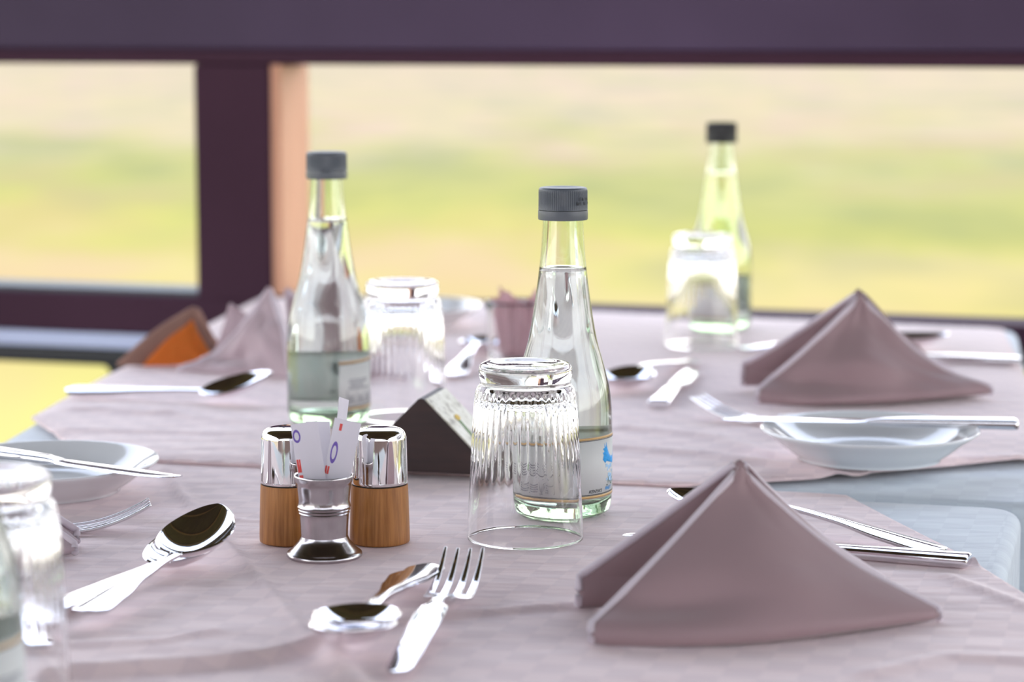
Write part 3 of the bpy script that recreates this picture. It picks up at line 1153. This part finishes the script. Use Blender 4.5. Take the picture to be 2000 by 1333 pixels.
# ------------------------------------------------------------------ wooden prism with a card
pf = at(815, 945)
p0 = Vector((-0.0590, 1.545))
prism = empty('table_sign_block', (p0.x, p0.y, rest(p0, 0.05)), R(-13))
tag(prism, 'dark wooden triangular block with a pale flowered card behind the right shaker', 'sign holder')
HB, HZ, DP = 0.050, 0.0485, 0.052
vs = [(-HB, 0, 0), (HB, 0, 0), (0.0015, 0, HZ), (-0.0015, 0, HZ), (-HB, DP, 0), (HB, DP, 0), (0.0015, DP, HZ), (-0.0015, DP, HZ)]
fs = [(0, 1, 2, 3), (7, 6, 5, 4), (0, 4, 5, 1), (1, 5, 6, 2), (2, 6, 7, 3), (3, 7, 4, 0)]
o = mesh_obj('wooden_body', vs, fs, M['block_wood'], prism, smooth=False)
recalc(o)
bv = o.modifiers.new('bevel', 'BEVEL'); bv.width = 0.0006; bv.segments = 2
mc = NT('veined_cream_card')
v = mc.coords()
nz_ = mc.noise(v, 140, 6, 0.7)
mc.l(mc.ramp(nz_, [(0.36, (0.30, 0.28, 0.22)), (0.47, (0.66, 0.66, 0.55)), (0.62, (0.80, 0.80, 0.72))]), mc.p.inputs['Base Color'])
mc.p.inputs['Roughness'].default_value = 0.3


def slope_pt(s, d, lift):
    """s 0..1 down the right slope from the ridge, d depth"""
    x = 0.0015 + (HB - 0.0015) * s
    z = HZ * (1 - s)
    n = Vector((HZ, 0, HB - 0.0015)).normalized()
    return Vector((x, d, z)) + n * lift


def slope_quad(name, quads, lift0, lift1, mat, parent):
    vs, fs = [], []
    for q in quads:
        b = len(vs)
        vs += [slope_pt(s, d, lift0) for s, d in q] + [slope_pt(s, d, lift1) for s, d in q]
        n = len(q)
        fs.append(tuple(range(b, b + n)))
        fs.append(tuple(range(b + 2 * n - 1, b + n - 1, -1)))
        for k in range(n): fs.append((b + k, b + (k + 1) % n, b + n + (k + 1) % n, b + n + k))
    o = mesh_obj(name, vs, fs, mat, parent, smooth=False)
    recalc(o)
    return o


card = slope_quad('card', [[(0.02, 0.001), (0.97, 0.001), (0.97, DP - 0.001), (0.02, DP - 0.001)]], 0.0001, 0.0012, mc.m, prism)
slope_quad('flower_stem', [[(0.36, 0.020), (0.37, 0.024), (0.93, 0.016), (0.93, 0.012)]], 0.0011, 0.0014, simple('stem_green', (0.10, 0.22, 0.04), 0.6), card)
slope_quad('flower_head', [[(0.33 + 0.035 * cos(k * pi / 5), 0.023 + 0.0045 * sin(k * pi / 5)) for k in range(10)]], 0.0011, 0.0016, simple('flower_yellow', (0.62, 0.42, 0.03), 0.6), card)

# ------------------------------------------------------------------ plates
def build_plate(name='side_plate'):
    prof = [(0.0, 0.0030)] + spline([(0.030, 0.0030), (0.0455, 0.0002), (0.0475, 0.0004), (0.0490, 0.0022), (0.0560, 0.0070), (0.0640, 0.0130), (0.0700, 0.0172), (0.0722, 0.0192), (0.0719, 0.0203), (0.0700, 0.0200),
                                    (0.0640, 0.0168), (0.0560, 0.0112), (0.0490, 0.0070), (0.0440, 0.0054), (0.0300, 0.0050)], 4) + [(0.0, 0.0050)]
    return lathe(name, prof, M['porcelain'], None, 120, angle=None)


pl = build_plate()
PLATES = [(at(80, 963), 'white side plate at left with a knife across its rim, blurred'),
          (at(1707, 918), 'white side plate under a knife, in front of the far right napkin'),
          (at(797, 645), 'white side plate far back, half hidden behind the fluted tumbler')]
plate_pos = []
for i, (p, lab) in enumerate(PLATES):
    o = pl if i == 0 else copy_tree(pl)
    if i == 0: q = Vector((-920 / 3105.0, 1.508, 0))
    elif i == 1: q = Vector((707 / 2975.0, 1.585, 0))
    else: q = Vector(p)
    o.location = (q.x, q.y, rest(q, 0.045))
    plate_pos.append(q)
    tag(o, lab, 'plate', 'white side plates')

# ------------------------------------------------------------------ cutlery
def sheet_rows(name, rows, thick, mat, parent, rim=0.0):
    """rows of points across; thickened sheet"""
    n = len(rows[0])
    verts = [p for r in rows for p in r]
    faces = []
    for i in range(len(rows) - 1):
        for k in range(n - 1):
            faces.append((i * n + k, i * n + k + 1, (i + 1) * n + k + 1, (i + 1) * n + k))
    o = mesh_obj(name, verts, faces, mat, parent, angle=None)
    s = o.modifiers.new('thickness', 'SOLIDIFY')
    s.thickness = thick
    s.offset = -1
    b = o.modifiers.new('bevel', 'BEVEL')
    b.width = thick * 0.35
    b.segments = 2
    b.limit_method = 'ANGLE'
    b.angle_limit = R(50)
    return o


def interp(tab, y):
    if y <= tab[0][0]: return tab[0][1]
    for (a, va), (b, vb) in zip(tab, tab[1:]):
        if y <= b:
            t = (y - a) / (b - a)
            t = t * t * (3 - 2 * t)
            return va + (vb - va) * t
    return tab[-1][1]


def handle_rows(L, wtab, ztab, y0, y1, n=44, crown=0.0012):
    rows = []
    for i in range(n + 1):
        y = y0 + (y1 - y0) * i / n
        wd = interp(wtab, y)
        if y < 0.010: wd *= sqrt(max(0.02, 1 - (1 - y / 0.010) ** 2))
        zc = interp(ztab, y)
        rows.append([(wd / 2 * u, y, zc - crown * u * u * (wd / 0.02)) for u in [k / 6 - 1 for k in range(13)]])
    return rows


def build_spoon(scale=1.0, tilt=0.0):
    t = empty('spoon', (0, 0, 0))
    L0, L1 = 0.1275, 0.195
    n = 30
    tt = math.tan(R(tilt))

    def geo(q):
        hw = 0.0212 * (max(0.0, sin(pi * q ** 0.86)) ** 0.62)
        hw = max(hw, 0.0036 * (1 - sstep(0, 0.15, q)), 0.0002)
        rim = -0.0030 * sstep(0, 0.4, q) * (1 if tilt == 0 else 0.3) + 0.0010 * sstep(0.6, 1, q) + tt * q * (L1 - L0)
        dep = 0.0098 * (sin(pi * min(1, max(0, q)) ** 0.9) ** 0.75 if 0 < q < 1 else 0)
        return hw, rim, dep
    low = min(geo(q / 40)[1] - geo(q / 40)[2] for q in range(41))
    neck = 0.0022 - low
    wt = [(0, 0.0200), (0.012, 0.0215), (0.035, 0.0185), (0.075, 0.0095), (0.110, 0.0062), (0.128, 0.0075)]
    ztb = [(0, 0.0034), (0.128, neck)]
    zz = lambda y: 0.0034 + (neck - 0.0034) * sstep(-0.02, 0.128, y)
    hr = handle_rows(0.13, wt, ztb, 0, 0.128)
    hr = [[(x, y, z - interp(ztb, y) + zz(y)) for x, y, z in r] for r in hr]
    sheet_rows('handle', [[(x * scale, y * scale, z * scale) for x, y, z in r] for r in hr], 0.0018, M['steel'], t)
    rows = []
    for i in range(n + 1):
        f = i / n
        y = L0 + (L1 - L0) * (0.5 - 0.5 * cos(pi * f))
        hw, rim, dep = geo((y - L0) / (L1 - L0))
        rows.append([(hw * u, y, neck + rim - dep * (1 - u * u) ** 0.9) for u in [sin(pi / 2 * (k / 8 - 1)) for k in range(17)]])
    sheet_rows('bowl', [[(x * scale, y * scale, z * scale) for x, y, z in r] for r in rows], 0.0013, M['steel'], t)
    return t


def build_fork():
    t = empty('fork', (0, 0, 0))
    wt = [(0, 0.0100), (0.012, 0.0122), (0.040, 0.0135), (0.090, 0.0150), (0.102, 0.0140), (0.109, 0.0060), (0.122, 0.0064), (0.134, 0.0130)]
    ztb = [(0, 0.0034), (0.11, 0.0085), (0.118, 0.0088), (0.134, 0.0055)]
    sheet_rows('handle', handle_rows(0.13, wt, ztb, 0, 0.132), 0.0020, M['steel'], t)
    rows = []
    ztine = lambda y: 0.0018 + (6.2 if y > 0.150 else 11.0) * (y - 0.150) ** 2
    for i in range(13):
        y = 0.130 + 0.022 * i / 12
        hw = 0.0058 + (0.0125 - 0.0058) * sstep(0.130, 0.143, y)
        zc = ztine(y)
        rows.append([(hw * u, y, zc + 0.0008 * u * u) for u in [k / 6 - 1 for k in range(13)]])
    sheet_rows('head', rows, 0.0018, M['steel'], t)
    for k in range(4):
        cx = (k - 1.5) * 0.0069
        rows = []
        for i in range(15):
            y = 0.1505 + 0.0465 * i / 14
            hw = 0.0021 * (1 - 0.62 * (i / 14) ** 1.3)
            zc = ztine(y) + 0.0008 * (cx / 0.0125) ** 2
            c2 = cx * (1 - 0.04 * i / 14)
            rows.append([(c2 + hw * u, y, zc) for u in (-1, -0.5, 0, 0.5, 1)])
        sheet_rows('tine', rows, 0.0017, M['steel'], t)
    return t


def build_knife():
    t = empty('knife', (0, 0, 0))

    def sec(y, wd, h, zc, xo=0.0, n=16, pw=0.45):
        out = []
        for k in range(n):
            a = 2 * pi * (k + 0.5) / n
            c, s = cos(a), sin(a)
            out.append((xo + wd / 2 * math.copysign(abs(c) ** pw, c), y, zc + h / 2 * math.copysign(abs(s) ** pw, s)))
        return out
    hr = []
    for y, wd, h in [(0, 0.0150, 0.0050), (0.0008, 0.0165, 0.0064), (0.003, 0.0170, 0.0070), (0.03, 0.0160, 0.0068), (0.07, 0.0135, 0.0062), (0.088, 0.0115, 0.0056), (0.092, 0.0095, 0.0046), (0.096, 0.0092, 0.0040), (0.100, 0.0110, 0.0026)]:
        hr.append(sec(y, wd, h, 0.0036))
    loft('handle', hr, M['steel'], t, angle=40)
    br = []
    for y, wd, h, xo in [(0.0985, 0.0100, 0.0022, 0), (0.104, 0.0150, 0.0019, 0.0010), (0.112, 0.0175, 0.0017, 0.0014), (0.150, 0.0185, 0.0015, 0.0014), (0.176, 0.0175, 0.0013, 0.0012), (0.188, 0.0140, 0.0012, 0.0000), (0.194, 0.0090, 0.0011, -0.0020), (0.1965, 0.0040, 0.0010, -0.0040)]:
        br.append(sec(y, wd, h, 0.0036, xo, pw=0.8))
    loft('blade', br, M['steel'], t, angle=40)
    return t


def place(o, end, tip, h0=0.0, h1=0.0, roll=0.0, base=None, length=0.196):
    """lay cutlery with its handle end over `end` pointing at `tip` (world xy); h0,h1 lift of both ends over the cloth"""
    e = Vector((end[0], end[1]))
    d = Vector((tip[0], tip[1])) - e
    yaw = math.atan2(-d.x, d.y)
    b = max(on_cloth(e.x + d.normalized().x * s, e.y + d.normalized().y * s) for s in [length * k / 8 for k in range(9)]) if base is None else base
    pit = math.atan2(h1 - h0, length)
    o.location = (e.x, e.y, TABLE + b + h0 + 0.0003)
    o.rotation_euler = (pit, R(roll), yaw)
    return o


spoon0 = build_spoon()
fork0 = build_fork()
knife0 = build_knife()
used = {}
protos = {}


def get(proto):
    k = proto.as_pointer()
    if k in used: return copy_tree(proto)
    used[k] = 1
    return proto


G_CUT = 'polished steel cutlery'
def cutl(proto, end, tip, label, cat, **kw):
    o = get(proto)
    place(o, end, tip, **kw)
    tag(o, label, cat, {'knife': 'polished steel knives'}.get(cat, 'polished steel ' + cat + 's'))
    return o


def get_scaled(k, tilt=0.0):
    key = (k, tilt)
    if key not in protos: protos[key] = build_spoon(k, tilt)
    return protos[key]


# near left: two spoons nested
SP = V2(at(428, 1036, 0.014))
ea = SP + (V2(at(142, 1188)) - SP).normalized() * 0.180
eb = SP + (V2(at(204, 1212)) - SP).normalized() * 0.180
cutl(get_scaled(0.92, 13.0), ea, SP, 'lower of two nested spoons at left, its handle end further left', 'spoon')
cutl(get_scaled(0.92, 13.0), eb, SP, 'upper of two nested spoons at left, dark shining bowl facing up', 'spoon', h0=0.0048, h1=0.0056)
# near centre
e_ = V2(at(772, 1338)); t_ = V2(at(905, 1090, 0.0155))
cutl(fork0, e_, t_, 'fork with four tines up in the near centre foreground', 'fork', h1=0.002)
e_ = V2(at(828, 1137)); t_ = V2(at(654, 1320))
t_ = e_ + (t_ - e_).normalized() * 0.186
e2 = t_ + (V2(at(832, 1150)) - t_).normalized() * 0.181
e1 = t_ + (V2(at(806, 1140)) - t_).normalized() * 0.181
cutl(get_scaled(0.93, 6.0), e2, t_, 'spoon left of the centre fork, its bowl toward the camera', 'spoon', h0=0.0040, h1=0.0046)
cutl(get_scaled(0.93, 6.0), e1, t_, 'spoon lying under another spoon left of the centre fork', 'spoon')
# behind the near napkin
cutl(knife0, V2(at(1893, 1112)), V2(at(1213, 1058)), 'knife behind the near right napkin, square handle end at right', 'knife')
cutl(spoon0, V2(at(1846, 1090)), V2(at(1272, 992)), 'spoon behind the near right napkin, bowl tip at its left', 'spoon')
# left plate knife, fork, hidden handle
pz = plate_pos[0]
base_l = on_cloth(pz.x, pz.y) + 0.0208
kn = get(knife0)
tipw = at(343, 938, 0.0215); endw = at(-80, 880, 0.0215)
place(kn, V2(tipw) + (V2(endw) - V2(tipw)).normalized() * 0.196, V2(tipw), base=base_l - 0.0025 + 0.0005)
tag(kn, 'knife laid across the rim of the left white plate', 'knife', 'polished steel knives')
tipw = V2(at(286, 995, 0.012))
cutl(fork0, tipw + Vector((-0.191, -0.040)), tipw, 'fork with raised tines below the left white plate', 'fork')
cutl(spoon0, V2(at(112, 1266)), V2(at(-140, 1190)), 'spoon seen through the cut off tumbler at left, handle end forward', 'spoon')
# far left spoon
e_ = V2(at(130, 790)); t_ = V2(at(536, 802))
cutl(get_scaled(0.86, 15.0), e_, t_, 'spoon at far left in front of the orange and mauve napkins', 'spoon', h0=0.004, h1=0.004, roll=14, length=0.168)
# far middle pair
cutl(spoon0, V2(at(1352, 724)), V2(at(1192, 786)), 'spoon with dark bowl right of the middle bottle, far table', 'spoon')
cutl(knife0, V2(at(1286, 814)), V2(at(1350, 738)), 'knife with its handle end toward the camera below the far tumbler', 'knife')
# right plate: knife across, fork behind
pr_ = plate_pos[1]
base_r = on_cloth(pr_.x, pr_.y) + 0.0208
kn2 = get(knife0)
e_ = V2(at(1987, 839, 0.026)); t_ = V2(at(1415, 829, 0.026))
place(kn2, e_, t_, base=base_r - 0.0003)
tag(kn2, 'knife laid across the rim of the right white plate', 'knife', 'polished steel knives')
tipw = V2(at(1374, 797, 0.014))
cutl(fork0, tipw + Vector((0.158, -0.108)), tipw, 'fork between the far right napkin and the right plate', 'fork')
# behind the far right napkin
cutl(knife0, V2(at(1992, 727)), V2(at(1500, 704)), 'knife behind the far right napkin, handle end at the right edge', 'knife')
cutl(spoon0, V2(at(1440, 700)), V2(at(1880, 690)), 'spoon handle end left of the far right napkin, bowl hidden', 'spoon')
# far centre
cutl(spoon0, V2(at(882, 756)), V2(at(985, 672)), 'spoon near the pink paper glass, handle end toward the wooden block', 'spoon')

# ------------------------------------------------------------------ napkins
def panel(L, Rr, A, bulge=0.0, sagL=0.0, sagR=0.0, hollow=None, lip=0.0, wr=0.0, seed=0, thick=0.0032, nrm_side=-1, n=44, belly=0.0, foot=0.0):
    """triangular sheet L-R-A with a rolled hem; returns rows of points"""
    L, Rr, A = Vector(L), Vector(Rr), Vector(A)
    across = (Rr - L)
    up = A - (L + Rr) / 2
    nrm = across.cross(up).normalized()
    if nrm.y > 0 and nrm_side < 0: nrm = -nrm
    rows = []
    for j in range(n + 1):
        t = j / n
        l = L.lerp(A, t); r = Rr.lerp(A, t)
        l = l - Vector((0, 0, 1)) * sagL * sin(pi * t) ** 1.2
        r = r - Vector((0, 0, 1)) * sagR * sin(pi * t) ** 1.2
        row = []
        for i in range(n + 1):
            s = i / n
            p = l.lerp(r, s)
            if foot:
                ft = 0.11
                if t < ft:
                    p0 = L.lerp(Rr, s)
                    p = p0 + Vector((0, 0, foot * (1 - 0.55 * s) * (t / ft)))
                    p += Vector((0, -0.0022 * sin(pi * t / ft), 0))
                else:
                    k = (t - ft) / (1 - ft)
                    L2 = L + Vector((0, 0, foot)); R2 = Rr + Vector((0, 0, foot * 0.45))
                    p = (L2.lerp(A, k) - Vector((0, 0, 1)) * sagL * sin(pi * k) ** 1.2).lerp(R2.lerp(A, k) - Vector((0, 0, 1)) * sagR * sin(pi * k) ** 1.2, s)
            if belly: p.y -= belly * sin(pi * s ** 0.8) * (1 - t) ** 1.6
            b = bulge * sin(pi * s) * sin(pi * min(1, t * 1.1 + 0.05)) if t < 0.95 else bulge * sin(pi * s) * 0.2
            if hollow:
                hs, ht, hw, hd = hollow
                b -= hd * exp(-((s - hs) / hw) ** 2 - ((t - ht) / (hw * 0.55)) ** 2)
            if lip:
                b += lip * (1 - sstep(0.0, 0.10, t)) * (1 - 0.5 * s)
            if wr:
                b += wr * noise.noise(Vector((s * 3.1 + seed, t * 3.4, seed * 1.7))) * sin(pi * s) ** 0.4
                b += wr * 0.5 * noise.noise(Vector((s * 7.1 + seed, t * 5.4 + s * 3, seed * 2.7))) * (1 - t)
            row.append(p + nrm * b)
        rows.append(row)
    return rows


def sheet_mesh(rows_list, thicks):
    """several sheets -> verts/faces with real thickness and rounded rims"""
    verts, faces = [], []
    for rows, th in zip(rows_list, thicks):
        n = len(rows[0]); m = len(rows)
        # vertex normals
        N = [[None] * n for _ in range(m)]
        for j in range(m):
            for i in range(n):
                a = rows[min(j + 1, m - 1)][i] - rows[max(j - 1, 0)][i]
                b = rows[j][min(i + 1, n - 1)] - rows[j][max(i - 1, 0)]
                c = b.cross(a)
                N[j][i] = c.normalized() if c.length > 1e-12 else Vector((0, -1, 0))
        for i in range(n):
            N[m - 1][i] = N[m - 2][i]
        bidx = len(verts)
        for side in (1, -1):
            for j in range(m):
                for i in range(n):
                    e = min(i, n - 1 - i) / 2.0
                    k = 1.0 if e >= 1 else (0.55 + 0.45 * e)
                    kk = 1.0 if j > 1 else 0.8
                    verts.append(rows[j][i] + N[j][i] * side * th / 2 * k * kk)
        off = m * n
        for j in range(m - 1):
            for i in range(n - 1):
                a = bidx + j * n + i
                faces.append((a, a + 1, a + 1 + n, a + n))
                faces.append((off + a, off + a + n, off + a + 1 + n, off + a + 1))
            a = bidx + j * n
            faces.append((a, a + n, off + a + n, off + a))
            a = bidx + j * n + n - 1
            faces.append((a, off + a, off + a + n, a + n))
        for i in range(n - 1):
            a = bidx + i
            faces.append((a, off + a, off + a + 1, a + 1))
            a = bidx + (m - 1) * n + i
            faces.append((a, a + 1, off + a + 1, off + a))
    return verts, faces


def hem_tube(pts, r, n=10):
    vs, fs = [], []
    m = len(pts)
    for j, p in enumerate(pts):
        t = (pts[min(j + 1, m - 1)] - pts[max(j - 1, 0)]).normalized()
        a = t.cross(Vector((0, 0, 1)))
        a = a.normalized() if a.length > 1e-6 else Vector((1, 0, 0))
        b = a.cross(t)
        for k in range(n):
            q = 2 * pi * k / n
            vs.append(p + a * r * cos(q) + b * r * sin(q))
    for j in range(m - 1):
        for k in range(n):
            fs.append((j * n + k, j * n + (k + 1) % n, (j + 1) * n + (k + 1) % n, (j + 1) * n + k))
    fs.append(tuple(range(n - 1, -1, -1)))
    fs.append(tuple((m - 1) * n + k for k in range(n)))
    return vs, fs


def napkin(center, panels, label, mat, name='folded_napkin', minz=None, hems=True, hem_mat=None):
    base = rest(center) if minz is None else minz
    vs, fs = [], []
    rows_list = [p[0] for p in panels]
    th = [p[1] for p in panels]
    v, f = sheet_mesh(rows_list, th)
    vs += v; fs += f
    mz = min(p.z for p in vs) - (0.0009 if hems else 0.0)
    vs = [Vector((p.x, p.y, p.z - mz)) for p in vs]
    if minz is None:
        base = TABLE + 0.0002 + max(on_cloth(p.x + center[0], p.y + center[1]) - p.z for p in vs if p.z < 0.03)
    o = mesh_obj(name, vs, fs, mat, loc=(center[0], center[1], base), angle=None)
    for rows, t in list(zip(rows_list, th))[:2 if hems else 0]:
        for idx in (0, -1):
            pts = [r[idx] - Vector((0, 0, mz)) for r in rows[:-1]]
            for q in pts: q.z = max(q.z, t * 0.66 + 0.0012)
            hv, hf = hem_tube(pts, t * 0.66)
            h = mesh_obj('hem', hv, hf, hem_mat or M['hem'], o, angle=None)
            h['label'] = 'rolled hem, rim light put into its paler colour'
    tag(o, label, 'napkin', 'cloth napkins folded into pyramids')
    return o


def rel(C, px, py, h=0.0):
    p = at(px, py, h)
    return (p.x - C[0], p.y - C[1])


def pyramid(C, FL, FR, BL, BR, A, seed, label, mat, wr=0.002, bulge=0.008, sag=0.008):
    A = Vector(A)
    Af = A + Vector((0.0, -0.004, -0.004))
    front = panel(Vector((*FL, 0.002)), Vector((*FR, 0.003)), Af, bulge=bulge, sagL=0.002, sagR=sag, hollow=(0.20, 0.24, 0.20, 0.009), belly=0.020, foot=0.0095, wr=wr, seed=seed)
    back = panel(Vector((*BL, 0.002)), Vector((*BR, 0.002)), A, bulge=0.004, sagL=0.001, foot=0.016, sagR=sag * 0.6, wr=wr, seed=seed + 5)
    # inner layers just behind, seen at the open left side
    inner = panel(Vector((FL[0] + 0.012, FL[1] + 0.012, 0.002)), Vector((FR[0] - 0.01, FR[1] + 0.010, 0.004)), Af + Vector((0, 0.003, -0.003)), bulge=bulge * 0.8, sagL=0.002, sagR=sag, wr=wr, seed=seed + 2)
    # right-hand fold joining the two sides
    join = panel(Vector((FR[0] - 0.004, FR[1], 0.004)), Vector((*BR, 0.002)), A + Vector((0.002, 0.001, -0.002)), bulge=0.002, sagL=sag, sagR=sag * 0.6, wr=wr, seed=seed + 8, nrm_side=1)
    # rolled lip along the front foot
    return napkin(C, [(front, 0.0034), (back, 0.0032), (inner, 0.0026), (join, 0.0024)], label, mat)


C1 = (0.122, 1.188)
pyramid(C1, rel(C1, 1156, 1262), rel(C1, 1832, 1216), rel(C1, 1130, 1192), (0.070, 0.040), (-0.0085, 0.006, 0.0775), 1.0,
        'mauve napkin pyramid, nearest and largest, in the right foreground', M['napkin'], wr=0.0018, bulge=0.009, sag=0.008)
pyramid((0.280, 1.865), (-0.0930, -0.045), (0.0930, 0.000), (-0.0960, 0.046), (0.076, 0.052), (-0.0100, 0.004, 0.0820), 7.0,
        'mauve napkin pyramid on the far table behind the right plate', M['napkin'], wr=0.0075, bulge=0.006, sag=0.012)
# left far napkin, turned: one side faces left front, the other right
C_ = (-0.190, 2.010)
A_ = Vector((-0.006, 0.010, 0.073))
p1 = panel((-0.090, 0.000, 0.002), (0.010, -0.045, 0.002), A_ + Vector((-0.007, -0.004, -0.003)), bulge=0.006, sagL=0.014, sagR=-0.006, hollow=(0.4, 0.25, 0.25, 0.010), wr=0.007, seed=3)
p2 = panel((0.004, 0.018, 0.002), (0.103, -0.020, 0.002), A_ + Vector((0.007, 0.0, -0.003)), bulge=0.004, sagL=-0.006, sagR=0.018, wr=0.004, seed=6)
p3 = panel((-0.070, 0.040, 0.002), (0.060, 0.050, 0.002), Vector((-0.050, 0.035, 0.054)), bulge=0.004, sagL=0.004, sagR=0.010, wr=0.004, seed=9)
p4_ = panel((0.010, -0.045, 0.002), (0.004, 0.018, 0.002), A_, bulge=0.006, sagL=0.002, sagR=0.002, wr=0.004, seed=12)
napkin(C_, [(p1, 0.0038), (p2, 0.0034), (p3, 0.003)], 'pale mauve napkin with soft folds behind the left water bottle', M['napkin_pale'])
# left edge napkin whose tip shows behind the cut off tumbler
pyramid((-0.333, 1.318), (-0.085, -0.050), (0.0900, 0.000), (-0.088, 0.022), (0.086, 0.030), (-0.0085, 0.006, 0.0775), 4.0,
        'mauve napkin tip showing behind the cut off tumbler at left', M['napkin_pale'], wr=0.004, bulge=0.009, sag=-0.004)
# brown and orange napkin
Cb = (-0.296, 2.040)
e0 = rest(Cb)
q1 = panel((-0.040, 0.000, 0.002), (0.055, 0.004, 0.002), (0.022, 0.030, 0.0480), bulge=0.004, sagL=-0.004, sagR=0.006, wr=0.003, seed=2)
q2 = panel((-0.036, 0.045, 0.002), (0.050, 0.055, 0.002), (0.024, 0.034, 0.0470), bulge=0.002, sagL=-0.002, sagR=0.006, wr=0.003, seed=5)
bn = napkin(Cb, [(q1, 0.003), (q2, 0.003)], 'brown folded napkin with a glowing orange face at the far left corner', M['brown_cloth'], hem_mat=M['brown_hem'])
q3 = panel((-0.018, -0.0055, 0.003), (0.050, -0.001, 0.003), (0.0215, 0.0190, 0.0385), bulge=0.004, sagL=-0.003, sagR=0.005, wr=0.002, seed=2)
v_, f_ = sheet_mesh([q3], [0.0016])
of = mesh_obj('orange_face', v_, f_, M['orange_cloth'], bn, angle=None)
of['label'] = 'bright orange inner face'

# ------------------------------------------------------------------ small glass with pink paper napkins
pj = at(1006, 728)
jar = lathe('small_glass', [(0.0, 0.004)] + spline([(0.018, 0.0004), (0.0215, 0.001), (0.0232, 0.006), (0.0240, 0.030), (0.0245, 0.0545), (0.0240, 0.0552)], 3) + spline([(0.0232, 0.0545), (0.0226, 0.030), (0.0215, 0.009), (0.010, 0.0065)], 3) + [(0, 0.0065)], M['glass'], None, 72, angle=None)
jar.location = (pj.x, pj.y, rest(pj, 0.024))
tag(jar, 'small clear glass holding pink paper napkins beyond the middle bottle', 'glass')
fan_rows = []
nn = 60
for j in range(13):
    q = j / 12
    row = []
    for i in range(nn + 1):
        s = i / nn
        a = s * 2 * pi
        rad = (0.0110 + 0.0075 * q) * (1 + 0.13 * sin(a * 9 + q * 0.6))
        z = 0.008 + q * (0.050 + 0.006 * sin(a * 3 + 1) + 0.003 * sin(a * 9))
        row.append(Vector((rad * cos(a), rad * sin(a), z)))
    fan_rows.append(row)
v_, f_ = sheet_mesh([fan_rows], [0.0008])
fan = mesh_obj('paper_napkin', v_, f_, M['pinkpaper'], loc=jar.location, angle=None)
tag(fan, 'pleated pink paper napkin standing in the small clear glass', 'napkin')
